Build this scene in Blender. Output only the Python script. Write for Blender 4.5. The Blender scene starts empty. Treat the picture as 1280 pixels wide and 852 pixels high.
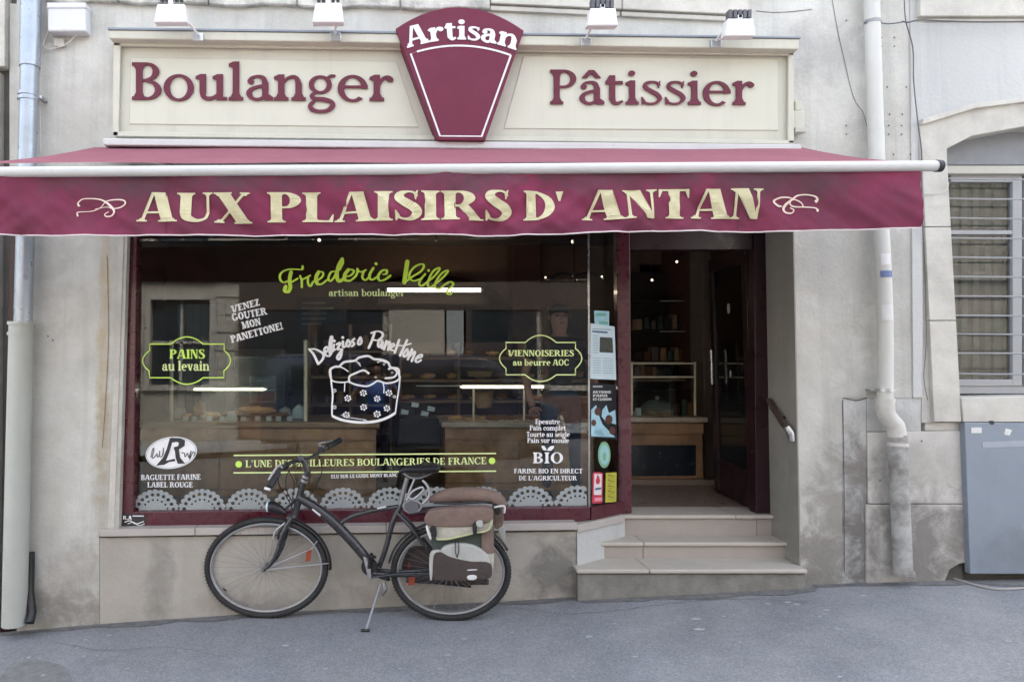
import bpy, bmesh, math, random
from mathutils import Vector, Matrix
from mathutils.geometry import delaunay_2d_cdt
R = math.radians
random.seed(7)
sc = bpy.context.scene
col = sc.collection

# ---------------------------------------------------------------- camera
FPX = 880.0; CAMH = 1.77; CAMD = 5.1; PITCH = math.atan(0.06); PPX = 470.0; PPY = 440.0-FPX*0.06
cd = bpy.data.cameras.new('camera'); cam = bpy.data.objects.new('camera', cd); col.objects.link(cam)
cam.location = (0, -CAMD, CAMH); cam.rotation_euler = (R(90)+PITCH, 0, 0)
cd.sensor_width = 36; cd.lens = FPX/1280*36
cd.shift_x = (640-PPX)/1280; cd.shift_y = (PPY-426)/1280
cd.clip_start = 0.05; cd.clip_end = 600
sc.camera = cam
# ---------------------------------------------------------------- daylight (overcast)
SUN_EL, SUN_AZ = 50, 20
w = bpy.data.worlds.new('World'); sc.world = w; w.use_nodes = True
nt = w.node_tree; bg = nt.nodes['Background']
sky = nt.nodes.new('ShaderNodeTexSky'); sky.sky_type = 'NISHITA'; sky.sun_disc = False
sky.sun_elevation = R(SUN_EL); sky.sun_rotation = R(SUN_AZ); sky.air_density = 1.0; sky.dust_density = 6.0; sky.ozone_density = 1.0
hs = nt.nodes.new('ShaderNodeHueSaturation'); hs.inputs['Saturation'].default_value = 0.5   # a milky, nearly colourless sky
nt.links.new(sky.outputs[0], hs.inputs['Color']); nt.links.new(hs.outputs[0], bg.inputs[0]); bg.inputs[1].default_value = 0.15
sl = bpy.data.lights.new('sun', 'SUN'); sun = bpy.data.objects.new('sun', sl); col.objects.link(sun)
sl.energy = 2.6; sl.angle = R(40); sl.color = (1.0, .97, .90)
az = R(SUN_AZ); el = R(SUN_EL)
sun.rotation_euler = (-Vector((math.sin(az)*math.cos(el), math.cos(az)*math.cos(el), math.sin(el)))).to_track_quat('-Z', 'Y').to_euler()
sc.view_settings.view_transform = 'Standard'; sc.view_settings.look = 'None'
sc.view_settings.exposure = 2.9; sc.view_settings.gamma = 1.0
try:
    sc.cycles.max_bounces = 8; sc.cycles.transparent_max_bounces = 12; sc.cycles.use_denoising = True
    sc.cycles.sample_clamp_indirect = 4
except Exception: pass

# ---------------------------------------------------------------- mapping: pixel of the photo -> point on a plane of the place
CP, SP = math.cos(PITCH), math.sin(PITCH)
CAM = Vector((0, -CAMD, CAMH))
def ray(px, py):
    a = (px-PPX)/FPX; b = (PPY-py)/FPX
    return Vector((a, CP-b*SP, SP+b*CP))
class Plane:
    def __init__(s, p0, n):
        s.p0 = Vector(p0); s.n = Vector(n).normalized()
    def pt(s, px, py, off=0.0):
        d = ray(px, py); t = (s.p0-CAM).dot(s.n)/d.dot(s.n)
        return CAM+d*t+s.n*off
def YP(y): return Plane((0, y, 0), (0, -1, 0))
W0 = YP(0)
def P(px, py, y=0.0): return YP(y).pt(px, py)

# ---------------------------------------------------------------- materials
def lin(h):
    h = h.lstrip('#'); return tuple(((int(h[i:i+2], 16)/255+.055)/1.055)**2.4 if int(h[i:i+2], 16) > 10 else int(h[i:i+2], 16)/255/12.92 for i in (0, 2, 4))
M = {}
class N:
    def __init__(s, nt): s.nt = nt
    def n(s, t, **k):
        x = s.nt.nodes.new('ShaderNode'+t)
        for a, b in k.items():
            if a in x.bl_rna.properties: setattr(x, a, b)
            else: x.inputs[a].default_value = b
        return x
    def l(s, a, b): s.nt.links.new(a, b)
    def noise(s, vec, scale, detail=4, rough=.6, dist=0.0):
        x = s.n('TexNoise'); x.inputs['Scale'].default_value = scale; x.inputs['Detail'].default_value = detail
        x.inputs['Roughness'].default_value = rough; x.inputs['Distortion'].default_value = dist
        s.l(vec, x.inputs['Vector']); return x.outputs[0]
    def ramp(s, f, a, b, lo=0.0, hi=1.0):
        x = s.n('MapRange'); x.inputs[1].default_value = a; x.inputs[2].default_value = b
        x.inputs[3].default_value = lo; x.inputs[4].default_value = hi; s.l(f, x.inputs[0]); return x.outputs[0]
    def mix(s, f, c1, c2, bt='MIX'):
        x = s.n('Mix'); x.data_type = 'RGBA'; x.blend_type = bt
        for inp, v in ((0, f), (6, c1), (7, c2)):
            if isinstance(v, (int, float)): x.inputs[inp].default_value = v
            elif isinstance(v, tuple): x.inputs[inp].default_value = (*v[:3], 1)
            else: s.l(v, x.inputs[inp])
        return x.outputs[2]
    def math(s, op, a, b=0.0):
        x = s.n('Math'); x.operation = op
        for i, v in ((0, a), (1, b)):
            if isinstance(v, (int, float)): x.inputs[i].default_value = v
            else: s.l(v, x.inputs[i])
        return x.outputs[0]
def mat(name, c, rough=.6, metal=0.0, var=.12, vs=6.0, bump=0.0, bs=60.0, c2=None, cs=2.0, coat=0.0, spec=.5, stains=(), streak=0.0, coords='Object', speck=None, grain=0.0, agg=None):
    m = bpy.data.materials.new(name); m.use_nodes = True; g = N(m.node_tree)
    b = m.node_tree.nodes['Principled BSDF']
    tc = g.n('TexCoord'); geo = g.n('NewGeometry')
    v = geo.outputs['Position'] if coords == 'World' else tc.outputs['Object']
    colr = c
    if c2:
        colr = g.mix(g.ramp(g.noise(v, cs, 6, .65), .42, .62), c, c2)
    if var:
        f = g.ramp(g.noise(v, vs, 6, .65), .3, .7, 1-var, 1+var*.6)
        cc = g.n('CombineColor'); [g.l(f, cc.inputs[i]) for i in range(3)]
        colr = g.mix(1.0, colr, cc.outputs[0], 'MULTIPLY')
    if grain:
        f = g.ramp(g.noise(v, 260, 2, .7), .35, .65, 1-grain, 1+grain)
        cc = g.n('CombineColor'); [g.l(f, cc.inputs[i]) for i in range(3)]
        colr = g.mix(1.0, colr, cc.outputs[0], 'MULTIPLY')
    if agg:
        vo = g.n('TexVoronoi'); vo.inputs['Scale'].default_value = agg[0]; g.l(v, vo.inputs['Vector'])
        sc_ = g.n('SeparateColor'); g.l(vo.outputs['Color'], sc_.inputs[0])
        f = g.ramp(g.math('POWER', sc_.outputs[0], 1.6), 0, 1, 1-agg[1], 1+agg[1]*1.5)
        cc = g.n('CombineColor'); [g.l(f, cc.inputs[i]) for i in range(3)]
        colr = g.mix(1.0, colr, cc.outputs[0], 'MULTIPLY')
    if streak:
        mp = g.n('Mapping'); mp.inputs['Scale'].default_value = (7, 7, .35); g.l(v, mp.inputs[0])
        f = g.ramp(g.noise(mp.outputs[0], 1.0, 5, .7), .5, .72, 0, streak)
        colr = g.mix(f, colr, tuple(x*.45 for x in c))
    for (sx, sz, rx, rz, sc_, amt) in stains:      # a stain with a place and an uneven outline of its own
        sp = g.n('SeparateXYZ'); g.l(geo.outputs['Position'], sp.inputs[0])
        dx = g.math('DIVIDE', g.math('SUBTRACT', sp.outputs[0], sx), rx); dz = g.math('DIVIDE', g.math('SUBTRACT', sp.outputs[2], sz), rz)
        d = g.math('ADD', g.math('MULTIPLY', dx, dx), g.math('MULTIPLY', dz, dz))
        nn = g.math('MULTIPLY', g.math('SUBTRACT', g.noise(geo.outputs['Position'], 4.5, 7, .72, .4), .5), 4.6)
        f = g.ramp(g.math('ADD', d, nn), 1.25, -.1, 0, amt)
        colr = g.mix(f, colr, sc_)
    if speck:
        vo = g.n('TexVoronoi'); vo.inputs['Scale'].default_value = speck[1]; vo.inputs['Randomness'].default_value = 1; g.l(v, vo.inputs['Vector'])
        sz = g.noise(v, speck[1]*.7, 2)
        f = g.ramp(g.math('ADD', vo.outputs['Distance'], g.math('MULTIPLY', sz, speck[3])), speck[2]+.03, speck[2], 0, speck[4])
        colr = g.mix(f, colr, speck[0])
    if isinstance(colr, tuple): b.inputs['Base Color'].default_value = (*colr, 1)
    else: g.l(colr, b.inputs['Base Color'])
    b.inputs['Metallic'].default_value = metal; b.inputs['Specular IOR Level'].default_value = spec
    b.inputs['Coat Weight'].default_value = coat
    rn = g.ramp(g.noise(v, 14, 4), .3, .7, max(0.03, rough-.1), min(1, rough+.12)); g.l(rn, b.inputs['Roughness'])
    if bump:
        bp = g.n('Bump'); bp.inputs['Strength'].default_value = 1; bp.inputs['Distance'].default_value = bump
        h = g.math('ADD', g.noise(v, bs, 6, .7), g.math('MULTIPLY', g.noise(v, bs*.12, 4, .6), 1.5))
        g.l(h, bp.inputs['Height']); g.l(bp.outputs[0], b.inputs['Normal'])
    M[name] = m; return m
def emit(name, c, s):
    m = bpy.data.materials.new(name); m.use_nodes = True; b = m.node_tree.nodes['Principled BSDF']
    b.inputs['Base Color'].default_value = (*c, 1); b.inputs['Emission Color'].default_value = (*c, 1); b.inputs['Emission Strength'].default_value = s
    M[name] = m; return m
def glass(name, tint=(.93, .96, .95), f0=.05, rough=0.0, clear=1.0):
    m = bpy.data.materials.new(name); m.use_nodes = True; g = N(m.node_tree); nt = m.node_tree
    for x in list(nt.nodes):
        if x.type != 'OUTPUT_MATERIAL': nt.nodes.remove(x)
    out = [x for x in nt.nodes if x.type == 'OUTPUT_MATERIAL'][0]
    tr = g.n('BsdfTransparent'); tr.inputs[0].default_value = (*[t*clear for t in tint], 1)
    gl = g.n('BsdfGlossy'); gl.inputs['Roughness'].default_value = rough; gl.inputs[0].default_value = (.95, .98, 1, 1)
    lw = g.n('LayerWeight'); lw.inputs[0].default_value = .5
    fr = g.math('ADD', g.math('MULTIPLY', g.math('POWER', lw.outputs['Facing'], 5.0), 1-f0), f0)
    mx = g.n('MixShader'); g.l(fr, mx.inputs[0]); g.l(tr.outputs[0], mx.inputs[1]); g.l(gl.outputs[0], mx.inputs[2]); g.l(mx.outputs[0], out.inputs[0])
    M[name] = m; return m
def film(name, c, a):
    m = bpy.data.materials.new(name); m.use_nodes = True; b = m.node_tree.nodes['Principled BSDF']
    b.inputs['Base Color'].default_value = (*c, 1); b.inputs['Alpha'].default_value = a; b.inputs['Roughness'].default_value = .6; M[name] = m; return m

# ---------------------------------------------------------------- object helpers
def tag(o, label=None, cat=None, group=None, kind=None):
    if label: o['label'] = label
    if cat: o['category'] = cat
    if group: o['group'] = group
    if kind: o['kind'] = kind
    return o
def empty(name, loc, label=None, cat=None, group=None, kind=None):
    o = bpy.data.objects.new(name, None); col.objects.link(o); o.location = loc; o.empty_display_size = .1
    bpy.context.view_layer.update() if False else None
    return tag(o, label, cat, group, kind)
def wloc(o):
    v = Vector(o.location)
    while o.parent: o = o.parent; v += Vector(o.location)
    return v
def link(name, verts, faces, m, parent=None, smooth=False, bevel=0.0, seg=2, label=None):
    me = bpy.data.meshes.new(name); vs = [Vector(v) for v in verts]
    if parent:
        org = wloc(parent); vs = [v-org for v in vs]; loc = Vector((0, 0, 0))
    else: loc = Vector((0, 0, 0))
    me.from_pydata([tuple(v) for v in vs], [], faces); me.validate()
    bm = bmesh.new(); bm.from_mesh(me); bmesh.ops.recalc_face_normals(bm, faces=bm.faces) if smooth or bevel else None
    if bevel:
        eds = [e for e in bm.edges if len(e.link_faces) == 2 and e.calc_face_angle(0) > .5]
        bmesh.ops.bevel(bm, geom=eds, offset=bevel, segments=seg, profile=.5, affect='EDGES', clamp_overlap=True)
    bm.to_mesh(me); bm.free()
    if m: me.materials.append(M[m] if isinstance(m, str) else m)
    if smooth:
        for p in me.polygons: p.use_smooth = True
        try: me.set_sharp_from_angle(angle=R(40))
        except Exception: pass
    o = bpy.data.objects.new(name, me); col.objects.link(o); o.location = loc
    if parent: o.parent = parent
    if label: o['label'] = label
    return o
class MB:
    def __init__(s): s.v = []; s.f = []
    def add(s, v, f):
        n = len(s.v); s.v += [Vector(a) for a in v]; s.f += [tuple(i+n for i in q) for q in f]; return s
    def box(s, x0, x1, y0, y1, z0, z1):
        return s.add([(x0, y0, z0), (x1, y0, z0), (x1, y1, z0), (x0, y1, z0), (x0, y0, z1), (x1, y0, z1), (x1, y1, z1), (x0, y1, z1)],
                     [(0, 3, 2, 1), (4, 5, 6, 7), (0, 1, 5, 4), (1, 2, 6, 5), (2, 3, 7, 6), (3, 0, 4, 7)])
    def prism(s, front, back):
        n = len(front)
        return s.add(list(front)+list(back), [tuple(range(n)), tuple(range(2*n-1, n-1, -1))]+[(i, i+n, (i+1) % n+n, (i+1) % n) for i in range(n)])
    def tube(s, pts, r, n=10, closed=False, cap=True, flat=1.0):
        pts = [Vector(p) for p in pts]; k = len(pts); rs = r if isinstance(r, (list, tuple)) else [r]*k
        tang = []
        for i in range(k):
            a = pts[(i-1) % k] if closed or i > 0 else pts[i]; b = pts[(i+1) % k] if closed or i < k-1 else pts[i]
            tang.append((b-a).normalized())
        up = Vector((0, 0, 1)) if abs(tang[0].z) < .9 else Vector((0, 1, 0))
        u = tang[0].cross(up).normalized(); vs = []; us = []
        for i in range(k):
            t = tang[i]; u = (u-t*u.dot(t)).normalized(); w_ = t.cross(u)
            for j in range(n):
                a = 2*math.pi*j/n; vs.append(pts[i]+u*math.cos(a)*rs[i]+w_*math.sin(a)*rs[i]*flat)
        fs = []
        for i in range(k if closed else k-1):
            for j in range(n):
                a = i*n+j; b = i*n+(j+1) % n; c = ((i+1) % k)*n+(j+1) % n; d = ((i+1) % k)*n+j; fs.append((a, b, c, d))
        if cap and not closed: fs += [tuple(range(n-1, -1, -1)), tuple(range((k-1)*n, k*n))]
        return s.add(vs, fs)
    def ball(s, c, rx, ry=None, rz=None, n=12, m=8):
        ry = ry or rx; rz = rz or rx; c = Vector(c); vs = [c+Vector((0, 0, rz))]
        for i in range(1, m):
            a = math.pi*i/m
            for j in range(n):
                b = 2*math.pi*j/n; vs.append(c+Vector((rx*math.sin(a)*math.cos(b), ry*math.sin(a)*math.sin(b), rz*math.cos(a))))
        vs.append(c-Vector((0, 0, rz))); fs = [(0, 1+j, 1+(j+1) % n) for j in range(n)]
        for i in range(m-2):
            for j in range(n): a = 1+i*n+j; b = 1+i*n+(j+1) % n; fs.append((a, a+n, b+n, b))
        L = len(vs)-1; fs += [(L, 1+(m-2)*n+(j+1) % n, 1+(m-2)*n+j) for j in range(n)]
        return s.add(vs, fs)
    def build(s, name, m, parent=None, smooth=False, bevel=0.0, seg=2, label=None):
        return link(name, s.v, s.f, m, parent, smooth, bevel, seg, label)
def box(name, x0, x1, y0, y1, z0, z1, m, parent=None, bevel=.004, label=None):
    return MB().box(x0, x1, y0, y1, z0, z1).build(name, m, parent, bevel=bevel, label=label)
def slab(name, pts, plane, depth, m, parent=None, bevel=.004, off=0.0, seg=2, smooth=False, label=None):
    """polygon traced on a plane, solid: front at off, going back by depth"""
    if not isinstance(plane, Plane): plane = YP(plane)
    fr = [plane.pt(x, y, off) for x, y in pts]; bk = [p-plane.n*depth for p in fr]
    return MB().prism(fr, bk).build(name, m, parent, bevel=bevel, seg=seg, smooth=smooth, label=label)
def rect(x0, y0, x1, y1): return [(x0, y1), (x1, y1), (x1, y0), (x0, y0)]
def tube(name, pts, r, m, parent=None, n=10, closed=False, label=None, flat=1.0, sm=0):
    if sm: pts = crom(pts, sm)
    return MB().tube(pts, r, n, closed, flat=flat).build(name, m, parent, smooth=True, label=label)
def crom(pts, k=6, closed=False):
    """Catmull-Rom through points (any dimension, tuples or vectors)"""
    pts = [tuple(p) for p in pts]; n = len(pts); out = []
    if n < 3 and not closed: return pts
    rng = n if closed else n-1
    for i in range(rng):
        p0 = pts[(i-1) % n] if closed or i > 0 else pts[0]; p1 = pts[i]; p2 = pts[(i+1) % n]; p3 = pts[(i+2) % n] if closed or i < n-2 else pts[-1]
        for j in range(k):
            t = j/k; out.append(tuple(.5*((2*b)+(-a+c)*t+(2*a-5*b+4*c-d)*t*t+(-a+3*b-3*c+d)*t**3) for a, b, c, d in zip(p0, p1, p2, p3)))
    if not closed: out.append(pts[-1])
    return out
def shape(name, polys, plane, m, parent=None, off=.003, thick=0.0, holes=(), grid=0, fn=None, label=None, bevel=0):
    """union of polygons minus holes, laid on a plane (or through fn: pixel -> point), optionally raised as a solid"""
    if plane is not None and not isinstance(plane, Plane): plane = YP(plane)
    vs = []; fs = []; nh = len(polys)
    for pl in list(polys)+list(holes):
        pl = [p for i, p in enumerate(pl) if abs(p[0]-pl[i-1][0])+abs(p[1]-pl[i-1][1]) > 1e-5]
        if len(pl) < 3: fs.append([]); continue
        a = sum(pl[i-1][0]*pl[i][1]-pl[i][0]*pl[i-1][1] for i in range(len(pl)))
        if a < 0: pl = pl[::-1]
        fs.append(list(range(len(vs), len(vs)+len(pl)))); vs += [Vector(p) for p in pl]
    keepidx = [i for i, f in enumerate(fs) if f]; ff = [fs[i] for i in keepidx]
    if grid:
        xs = [v.x for v in vs]; ys = [v.y for v in vs]; x = min(xs)+grid*.37
        while x < max(xs):
            y = min(ys)+grid*.41
            while y < max(ys): vs.append(Vector((x, y))); y += grid
            x += grid
    ed = [(f[i], f[(i+1) % len(f)]) for f in ff for i in range(len(f))]
    ov, oe, of, _, _, _o = delaunay_2d_cdt(vs, ed, [], 0, 1e-4, False)
    bb = []
    for f in fs:
        pp = [(vs[i].x, vs[i].y) for i in f]
        bb.append((min(p[0] for p in pp), max(p[0] for p in pp), min(p[1] for p in pp), max(p[1] for p in pp), pp) if pp else None)
    def inside(x, y, q):
        if q is None or x < q[0] or x > q[1] or y < q[2] or y > q[3]: return False
        r = False; pp = q[4]; j = len(pp)-1
        for i in range(len(pp)):
            (ax, ay), (bx_, by_) = pp[i], pp[j]
            if (ay > y) != (by_ > y) and x < (bx_-ax)*(y-ay)/(by_-ay)+ax: r = not r
            j = i
        return r
    keep = []
    for f in of:
        cx = sum(ov[i][0] for i in f)/len(f); cy = sum(ov[i][1] for i in f)/len(f)
        if any(inside(cx, cy, q) for q in bb[:nh]) and not any(inside(cx, cy, q) for q in bb[nh:]): keep.append(tuple(f))
    if fn: mp = lambda p: fn(p[0], p[1])
    else: mp = lambda p: plane.pt(p[0], p[1], off)
    nrm = plane.n if plane is not None else Vector((0, -1, 0))
    used = sorted({i for f in keep for i in f}); ix = {a: b for b, a in enumerate(used)}
    V = [mp(ov[i]) for i in used]; F = [tuple(ix[i] for i in f) for f in keep]
    # face the camera side
    V0 = V
    if F:
        a, b, c = (V[i] for i in F[0]);
        if (b-a).cross(c-a).dot(nrm) < 0: F = [f[::-1] for f in F]
    if thick:
        n = len(V); ec = {}
        for f in F:
            for i in range(3):
                e = (f[i], f[(i+1) % 3]); ec[e] = 1
        side = [(a, b) for (a, b) in ec if (b, a) not in ec]
        V = V+[v-nrm*thick for v in V0]; F = F+[(b, a, a+n, b+n) for a, b in side]+[tuple(i+n for i in f[::-1]) for f in F]
    o = link(name, V, F, m, parent, label=label)
    return o
def ribbon(pts, w, closed=False, taper=False):
    """polyline in px -> list of quads with round joints"""
    out = []; n = len(pts); ws = w if isinstance(w, (list, tuple)) else [w]*n
    if taper: ws = [ws[i]*(.45+.55*math.sin(math.pi*min(1, max(0, (i+.5)/n)))) for i in range(n)]
    def nor(i):
        a = pts[(i-1) % n] if closed or i > 0 else pts[i]; b = pts[(i+1) % n] if closed or i < n-1 else pts[i]
        dx, dy = b[0]-a[0], b[1]-a[1]; L = math.hypot(dx, dy) or 1; return -dy/L, dx/L
    for i in range(n if closed else n-1):
        j = (i+1) % n; a, b = pts[i], pts[j]; na, nb = nor(i), nor(j); wa, wb = ws[i]/2, ws[j]/2
        if na[0]*nb[0]+na[1]*nb[1] < 0.2: nb = na
        out.append([(a[0]+na[0]*wa, a[1]+na[1]*wa), (b[0]+nb[0]*wb, b[1]+nb[1]*wb), (b[0]-nb[0]*wb, b[1]-nb[1]*wb), (a[0]-na[0]*wa, a[1]-na[1]*wa)])
    return out
def disc(cx, cy, r, ry=None, n=12): return [(cx+r*math.cos(2*math.pi*i/n), cy+(ry or r)*math.sin(2*math.pi*i/n)) for i in range(n)]

# ---------------------------------------------------------------- a serif alphabet (cap height 1, y up), drawn stroke by stroke
def glyph(c, S=.2, H=.07, o=.09, t=.07):
    Q = []; X = .68
    def Rr(a, b, c_, d): Q.append([(a, b), (c_, b), (c_, d), (a, d)])
    def poly(*p): Q.append(list(p))
    def sb(x0, x1, y=0): Rr(x0-o, y, x1+o, y+t); k = min(t*1.3, .12); poly((x0-o*.55, y+t), (x1+o*.55, y+t), (x1, y+t+k), (x0, y+t+k))
    def st(x0, x1, y=1): Rr(x0-o, y-t, x1+o, y); k = min(t*1.3, .12); poly((x0, y-t-k), (x1, y-t-k), (x1+o*.55, y-t), (x0-o*.55, y-t))
    def fl(x0, x1, y): poly((x0-o, y-t*1.25), (x0-o, y-t*.55), (x0+.02, y+.015), (x1, y+.015), (x1, y-t*2), (x0, y-t*1.7))
    def V(x0, x1, y0=0, y1=1, b=1, tp=1):
        Rr(x0, y0, x1, y1)
        if b: sb(x0, x1, y0)
        if tp: st(x0, x1, y1)
    def D(x0, y0, x1, y1, w_): poly((x0-w_/2, y0), (x0+w_/2, y0), (x1+w_/2, y1), (x1-w_/2, y1))
    def ring(cx, cy, rx, ry, a0=0, a1=360, s=S, h=H, n=None):
        n = n or max(5, int(abs(a1-a0)/12)); pr = None
        for i in range(n+1):
            a = R(a0+(a1-a0)*i/n); co, si = math.cos(a), math.sin(a)
            p = ((cx+rx*co, cy+ry*si), (cx+(rx-s)*co, cy+(ry-h)*si))
            if pr: poly(pr[0], p[0], p[1], pr[1])
            pr = p
    def path(pts, ws, k=6):
        pp = crom([(a[0], a[1], w_) for a, w_ in zip(pts, ws)], k); Q.extend(ribbon([(a, b) for a, b, _ in pp], [q for _, _, q in pp]))
    def dot(x, y, r): Q.append(disc(x, y, r, r, 14))
    l = o
    if c == ' ': return [], .34
    if c == 'I': V(l, l+S); return Q, 2*o+S
    if c == 'H': V(l, l+S); V(l+S+.3, l+2*S+.3); Rr(l+S, .48, l+S+.3, .48+H); return Q, 2*o+2*S+.3
    if c in 'EFL':
        V(l, l+S); e = l+S+.34
        if c != 'L': Rr(l+S, 1-H, e, 1); poly((e-H*.7, 1), (e, 1), (e, .74), (e-.02, .74), (e-.1, 1-H)); Rr(l+S, .48, e-.13, .48+H); poly((e-.13-.03, .39), (e-.13, .39), (e-.13, .64), (e-.13-.03, .64), (e-.2, .515))
        if c != 'F': e += .04; Rr(l+S, 0, e, H); poly((e-.1, H), (e-.01, .28), (e+.02, .28), (e, 0), (e-H, 0))
        return Q, e+.03
    if c == 'T':
        W = .62+S*.5; m_ = W/2; V(m_-S/2, m_+S/2, tp=0); Rr(0.02, 1-H, W-.02, 1); poly((.02, 1), (.1, 1-H), (.03, .72), (0, .72)); poly((W-.02, 1), (W-.1, 1-H), (W-.03, .72), (W, .72)); return Q, W
    if c in 'DBPR':
        V(l, l+S, b=1, tp=1)
        if c == 'D': ring(l+S*.8, .5, .46+S*.5, .5, -90, 90); Rr(l, 0, l+S*.8+.02, H); Rr(l, 1-H, l+S*.8+.02, 1); return Q, l+S*1.3+.47
        bx = l+S*.9+.1
        if c in 'PR': ring(bx, .735, .2+S*.7, .265, -90, 90); Rr(l, .47, bx, .47+H); Rr(l, 1-H, bx, 1)
        if c == 'P': return Q, bx+.2+S*.7
        if c == 'R': poly((bx-.02, .5), (bx-.02+S*.9, .52), (bx+.32+S*.9, .0), (bx+.32-S*.1, 0)); Rr(bx+.24, 0, bx+.36+S*.9, t*.8); return Q, bx+.34+S*.9
        ring(bx, .755, .17+S*.7, .245, -90, 90); ring(bx, .27, .22+S*.7, .27, -90, 90); Rr(l, .51-H*.3, bx, .51+H*.7); Rr(l, 1-H, bx, 1); Rr(l, 0, bx, H); return Q, bx+.23+S*.7
    if c == 'O' or c == 'Q': ring(.43, .5, .43, .52, s=S*1.05); return Q, .86
    if c in 'CG':
        ring(.43, .5, .43, .52, 48, 312); poly((.70, 1.0), (.735, 1.0), (.735, .66), (.71, .66), (.63, .87))
        if c == 'C': poly((.72, .1), (.66, .16), (.76, .28), (.79, .26)); return Q, .8
        V(.6, .6+S*.95, .02, .42, b=0, tp=0); Rr(.52, .42-t, .6+S+.07, .42); return Q, .68+S
    if c == 'S' or c == 's':
        k = 1 if c == 'S' else X; w_ = 1 if c == 'S' else .8
        pts = [(.52, .80), (.44, .93), (.30, .965), (.15, .90), (.13, .74), (.28, .58), (.44, .44), (.52, .26), (.42, .08), (.26, .035), (.12, .09), (.05, .24)]
        ws = [H, H, H*1.1, S*.75, S*.9, S*1.0, S*1.0, S*.9, S*.6, H*1.1, H, H]
        path([(a*w_*1.06, b*k) for a, b in pts], [q*(1 if c == 'S' else .82) for q in ws])
        poly((.50*w_, .70*k), (.53*w_, .70*k), (.575*w_, 1.0*k), (.54*w_, 1.0*k), (.48*w_, .86*k)); poly((.04*w_, 0), (.07*w_, 0), (.14*w_, .15*k), (.05*w_, .33*k), (.02*w_, .33*k)); return Q, .60*w_+.02
    if c == 'U': Rr(l, .3, l+S, 1); st(l, l+S); e = l+S+.36; Rr(e, .3, e+H, 1); st(e, e+H); path([(l+S/2, .34), (l+S*.62, .16), (l+S+.08, .055), (l+S+.22, .06), (e-.02, .15), (e+H/2, .34)], [S, S*.9, H*2, H*1.3, H*1.1, H]); return Q, e+H+o
    if c in 'VA':
        W = .72+S*.7; ap = .36+S*.15; f = (lambda y: 1-y) if c == 'V' else (lambda y: y)
        a0, a1 = (l+H*.3, W-l-S*.35) ; w1, w2 = (H*1.25, S*1.1)
        if c == 'V': a0, a1, w1, w2 = l+S*.4, W-l-H*.3, S*1.1, H*1.25
        for (x0, ww, s_) in ((a0, w1, -1), (a1, w2, 1)):
            xt = ap+(ww/2-.02)*s_*1.0; pl = [(x0-ww/2, f(0)), (x0+ww/2, f(0)), (xt+ww/2, f(1)), (xt-ww/2, f(1))]; Q.append(pl)
            (sb if c == 'A' else st)(x0-ww/2, x0+ww/2, 0 if c == 'A' else 1)
        if c == 'A': Rr(a0+.08, .28, a1-.05, .28+H)
        return Q, W
    if c == 'N':
        e = l+H+.46; Rr(l, 0, l+H, 1); sb(l, l+H); st(l-.02, l+H); Rr(e, 0, e+H, 1); st(e, e+H); poly((l-.02, 1), (l+S*1.15, 1), (e+H, 0), (e+H-.05, 0), (e-S*.35, 0.02)); return Q, e+H+o
    if c == 'M':
        e = l+H+.62; Rr(l, 0, l+H, 1); sb(l, l+H); V(e, e+S); st(l, l+H); m_ = (l+e)/2+.04; poly((l-.02, 1), (l+S*1.05, 1), (m_+S*.35, .02), (m_-S*.45, .02)); poly((m_-S*.3, .02), (m_+H*.6, .02), (e+.04, 1), (e-H*.5, 1)); return Q, e+S+o
    if c == 'X': W = .74+S*.6; D(W-l-S*.45, 0, l+S*.5, 1, S*1.2); D(l+H*.5, 0, W-l-H, 1, H*1.2); sb(l, l+H); sb(W-l-S, W-l); st(l, l+S); st(W-l-H*1.5, W-l-H*.5); return Q, W
    if c == 'Y': W = .74+S*.4; m_ = W/2; Rr(m_-S/2, 0, m_+S/2, .45); sb(m_-S/2, m_+S/2); D(m_, .4, l+S*.5, 1, S*1.1); D(m_+.03, .4, W-l-H, 1, H*1.3); st(l, l+S); st(W-l-H*1.5, W-l-H*.5); return Q, W
    if c == 'Z': W = .66; Rr(.04, 1-H, W, 1); Rr(.0, 0, W+.02, H); D(S*.5, 0, W-S*.5, 1, S*1.15); poly((.04, 1), (.12, 1-H), (.06, .74), (.03, .74)); poly((W+.02, 0), (W-.06, H), (W, .27), (W+.03, .27)); return Q, W+.04
    if c == "'": poly((.02, 1), (.02+S*.8, 1), (.06+S*.3, .66), (.04+S*.2, .66)); return Q, S+.06
    if c == '!': poly((.04, 1), (.04+S, 1), (.04+S*.65, .3), (.04+S*.35, .3)); dot(.04+S/2, .1, S*.55); return Q, S+.1
    if c == '.': dot(.04+S/2, .08, S*.5); return Q, S+.1
    # lower case
    if c == 'i': V(l, l+S, 0, X, tp=0); fl(l, l+S, X); dot(l+S/2-.01, .9, S*.58); return Q, 2*o+S
    if c == 'l': V(l, l+S, 0, 1.03, tp=0); fl(l, l+S, 1.02); return Q, 2*o+S
    if c == 'o': ring(.32, .33, .32, .36, s=S*.95); return Q, .64
    if c in 'bdpq':
        if c in 'bp':
            V(l, l+S, -.3 if c == 'p' else 0, X if c == 'p' else 1.03, b=1 if c == 'p' else 0, tp=0); fl(l, l+S, X if c == 'p' else 1.02); ring(l+S*.55+.16, .33, .16+S*.45+.12, .355, -115, 115, s=S*.95); return Q, l+S+.44
        V(.44, .44+S, -.3 if c == 'q' else 0, X if c == 'q' else 1.03, b=1, tp=0); fl(.44, .44+S, 1.02 if c == 'd' else X); ring(.32, .33, .32, .355, 60, 300, s=S*.95); return Q, .44+S+o
    if c == 'c': ring(.32, .33, .32, .36, 50, 305); dot(.48, .5, S*.52); return Q, .58
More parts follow.
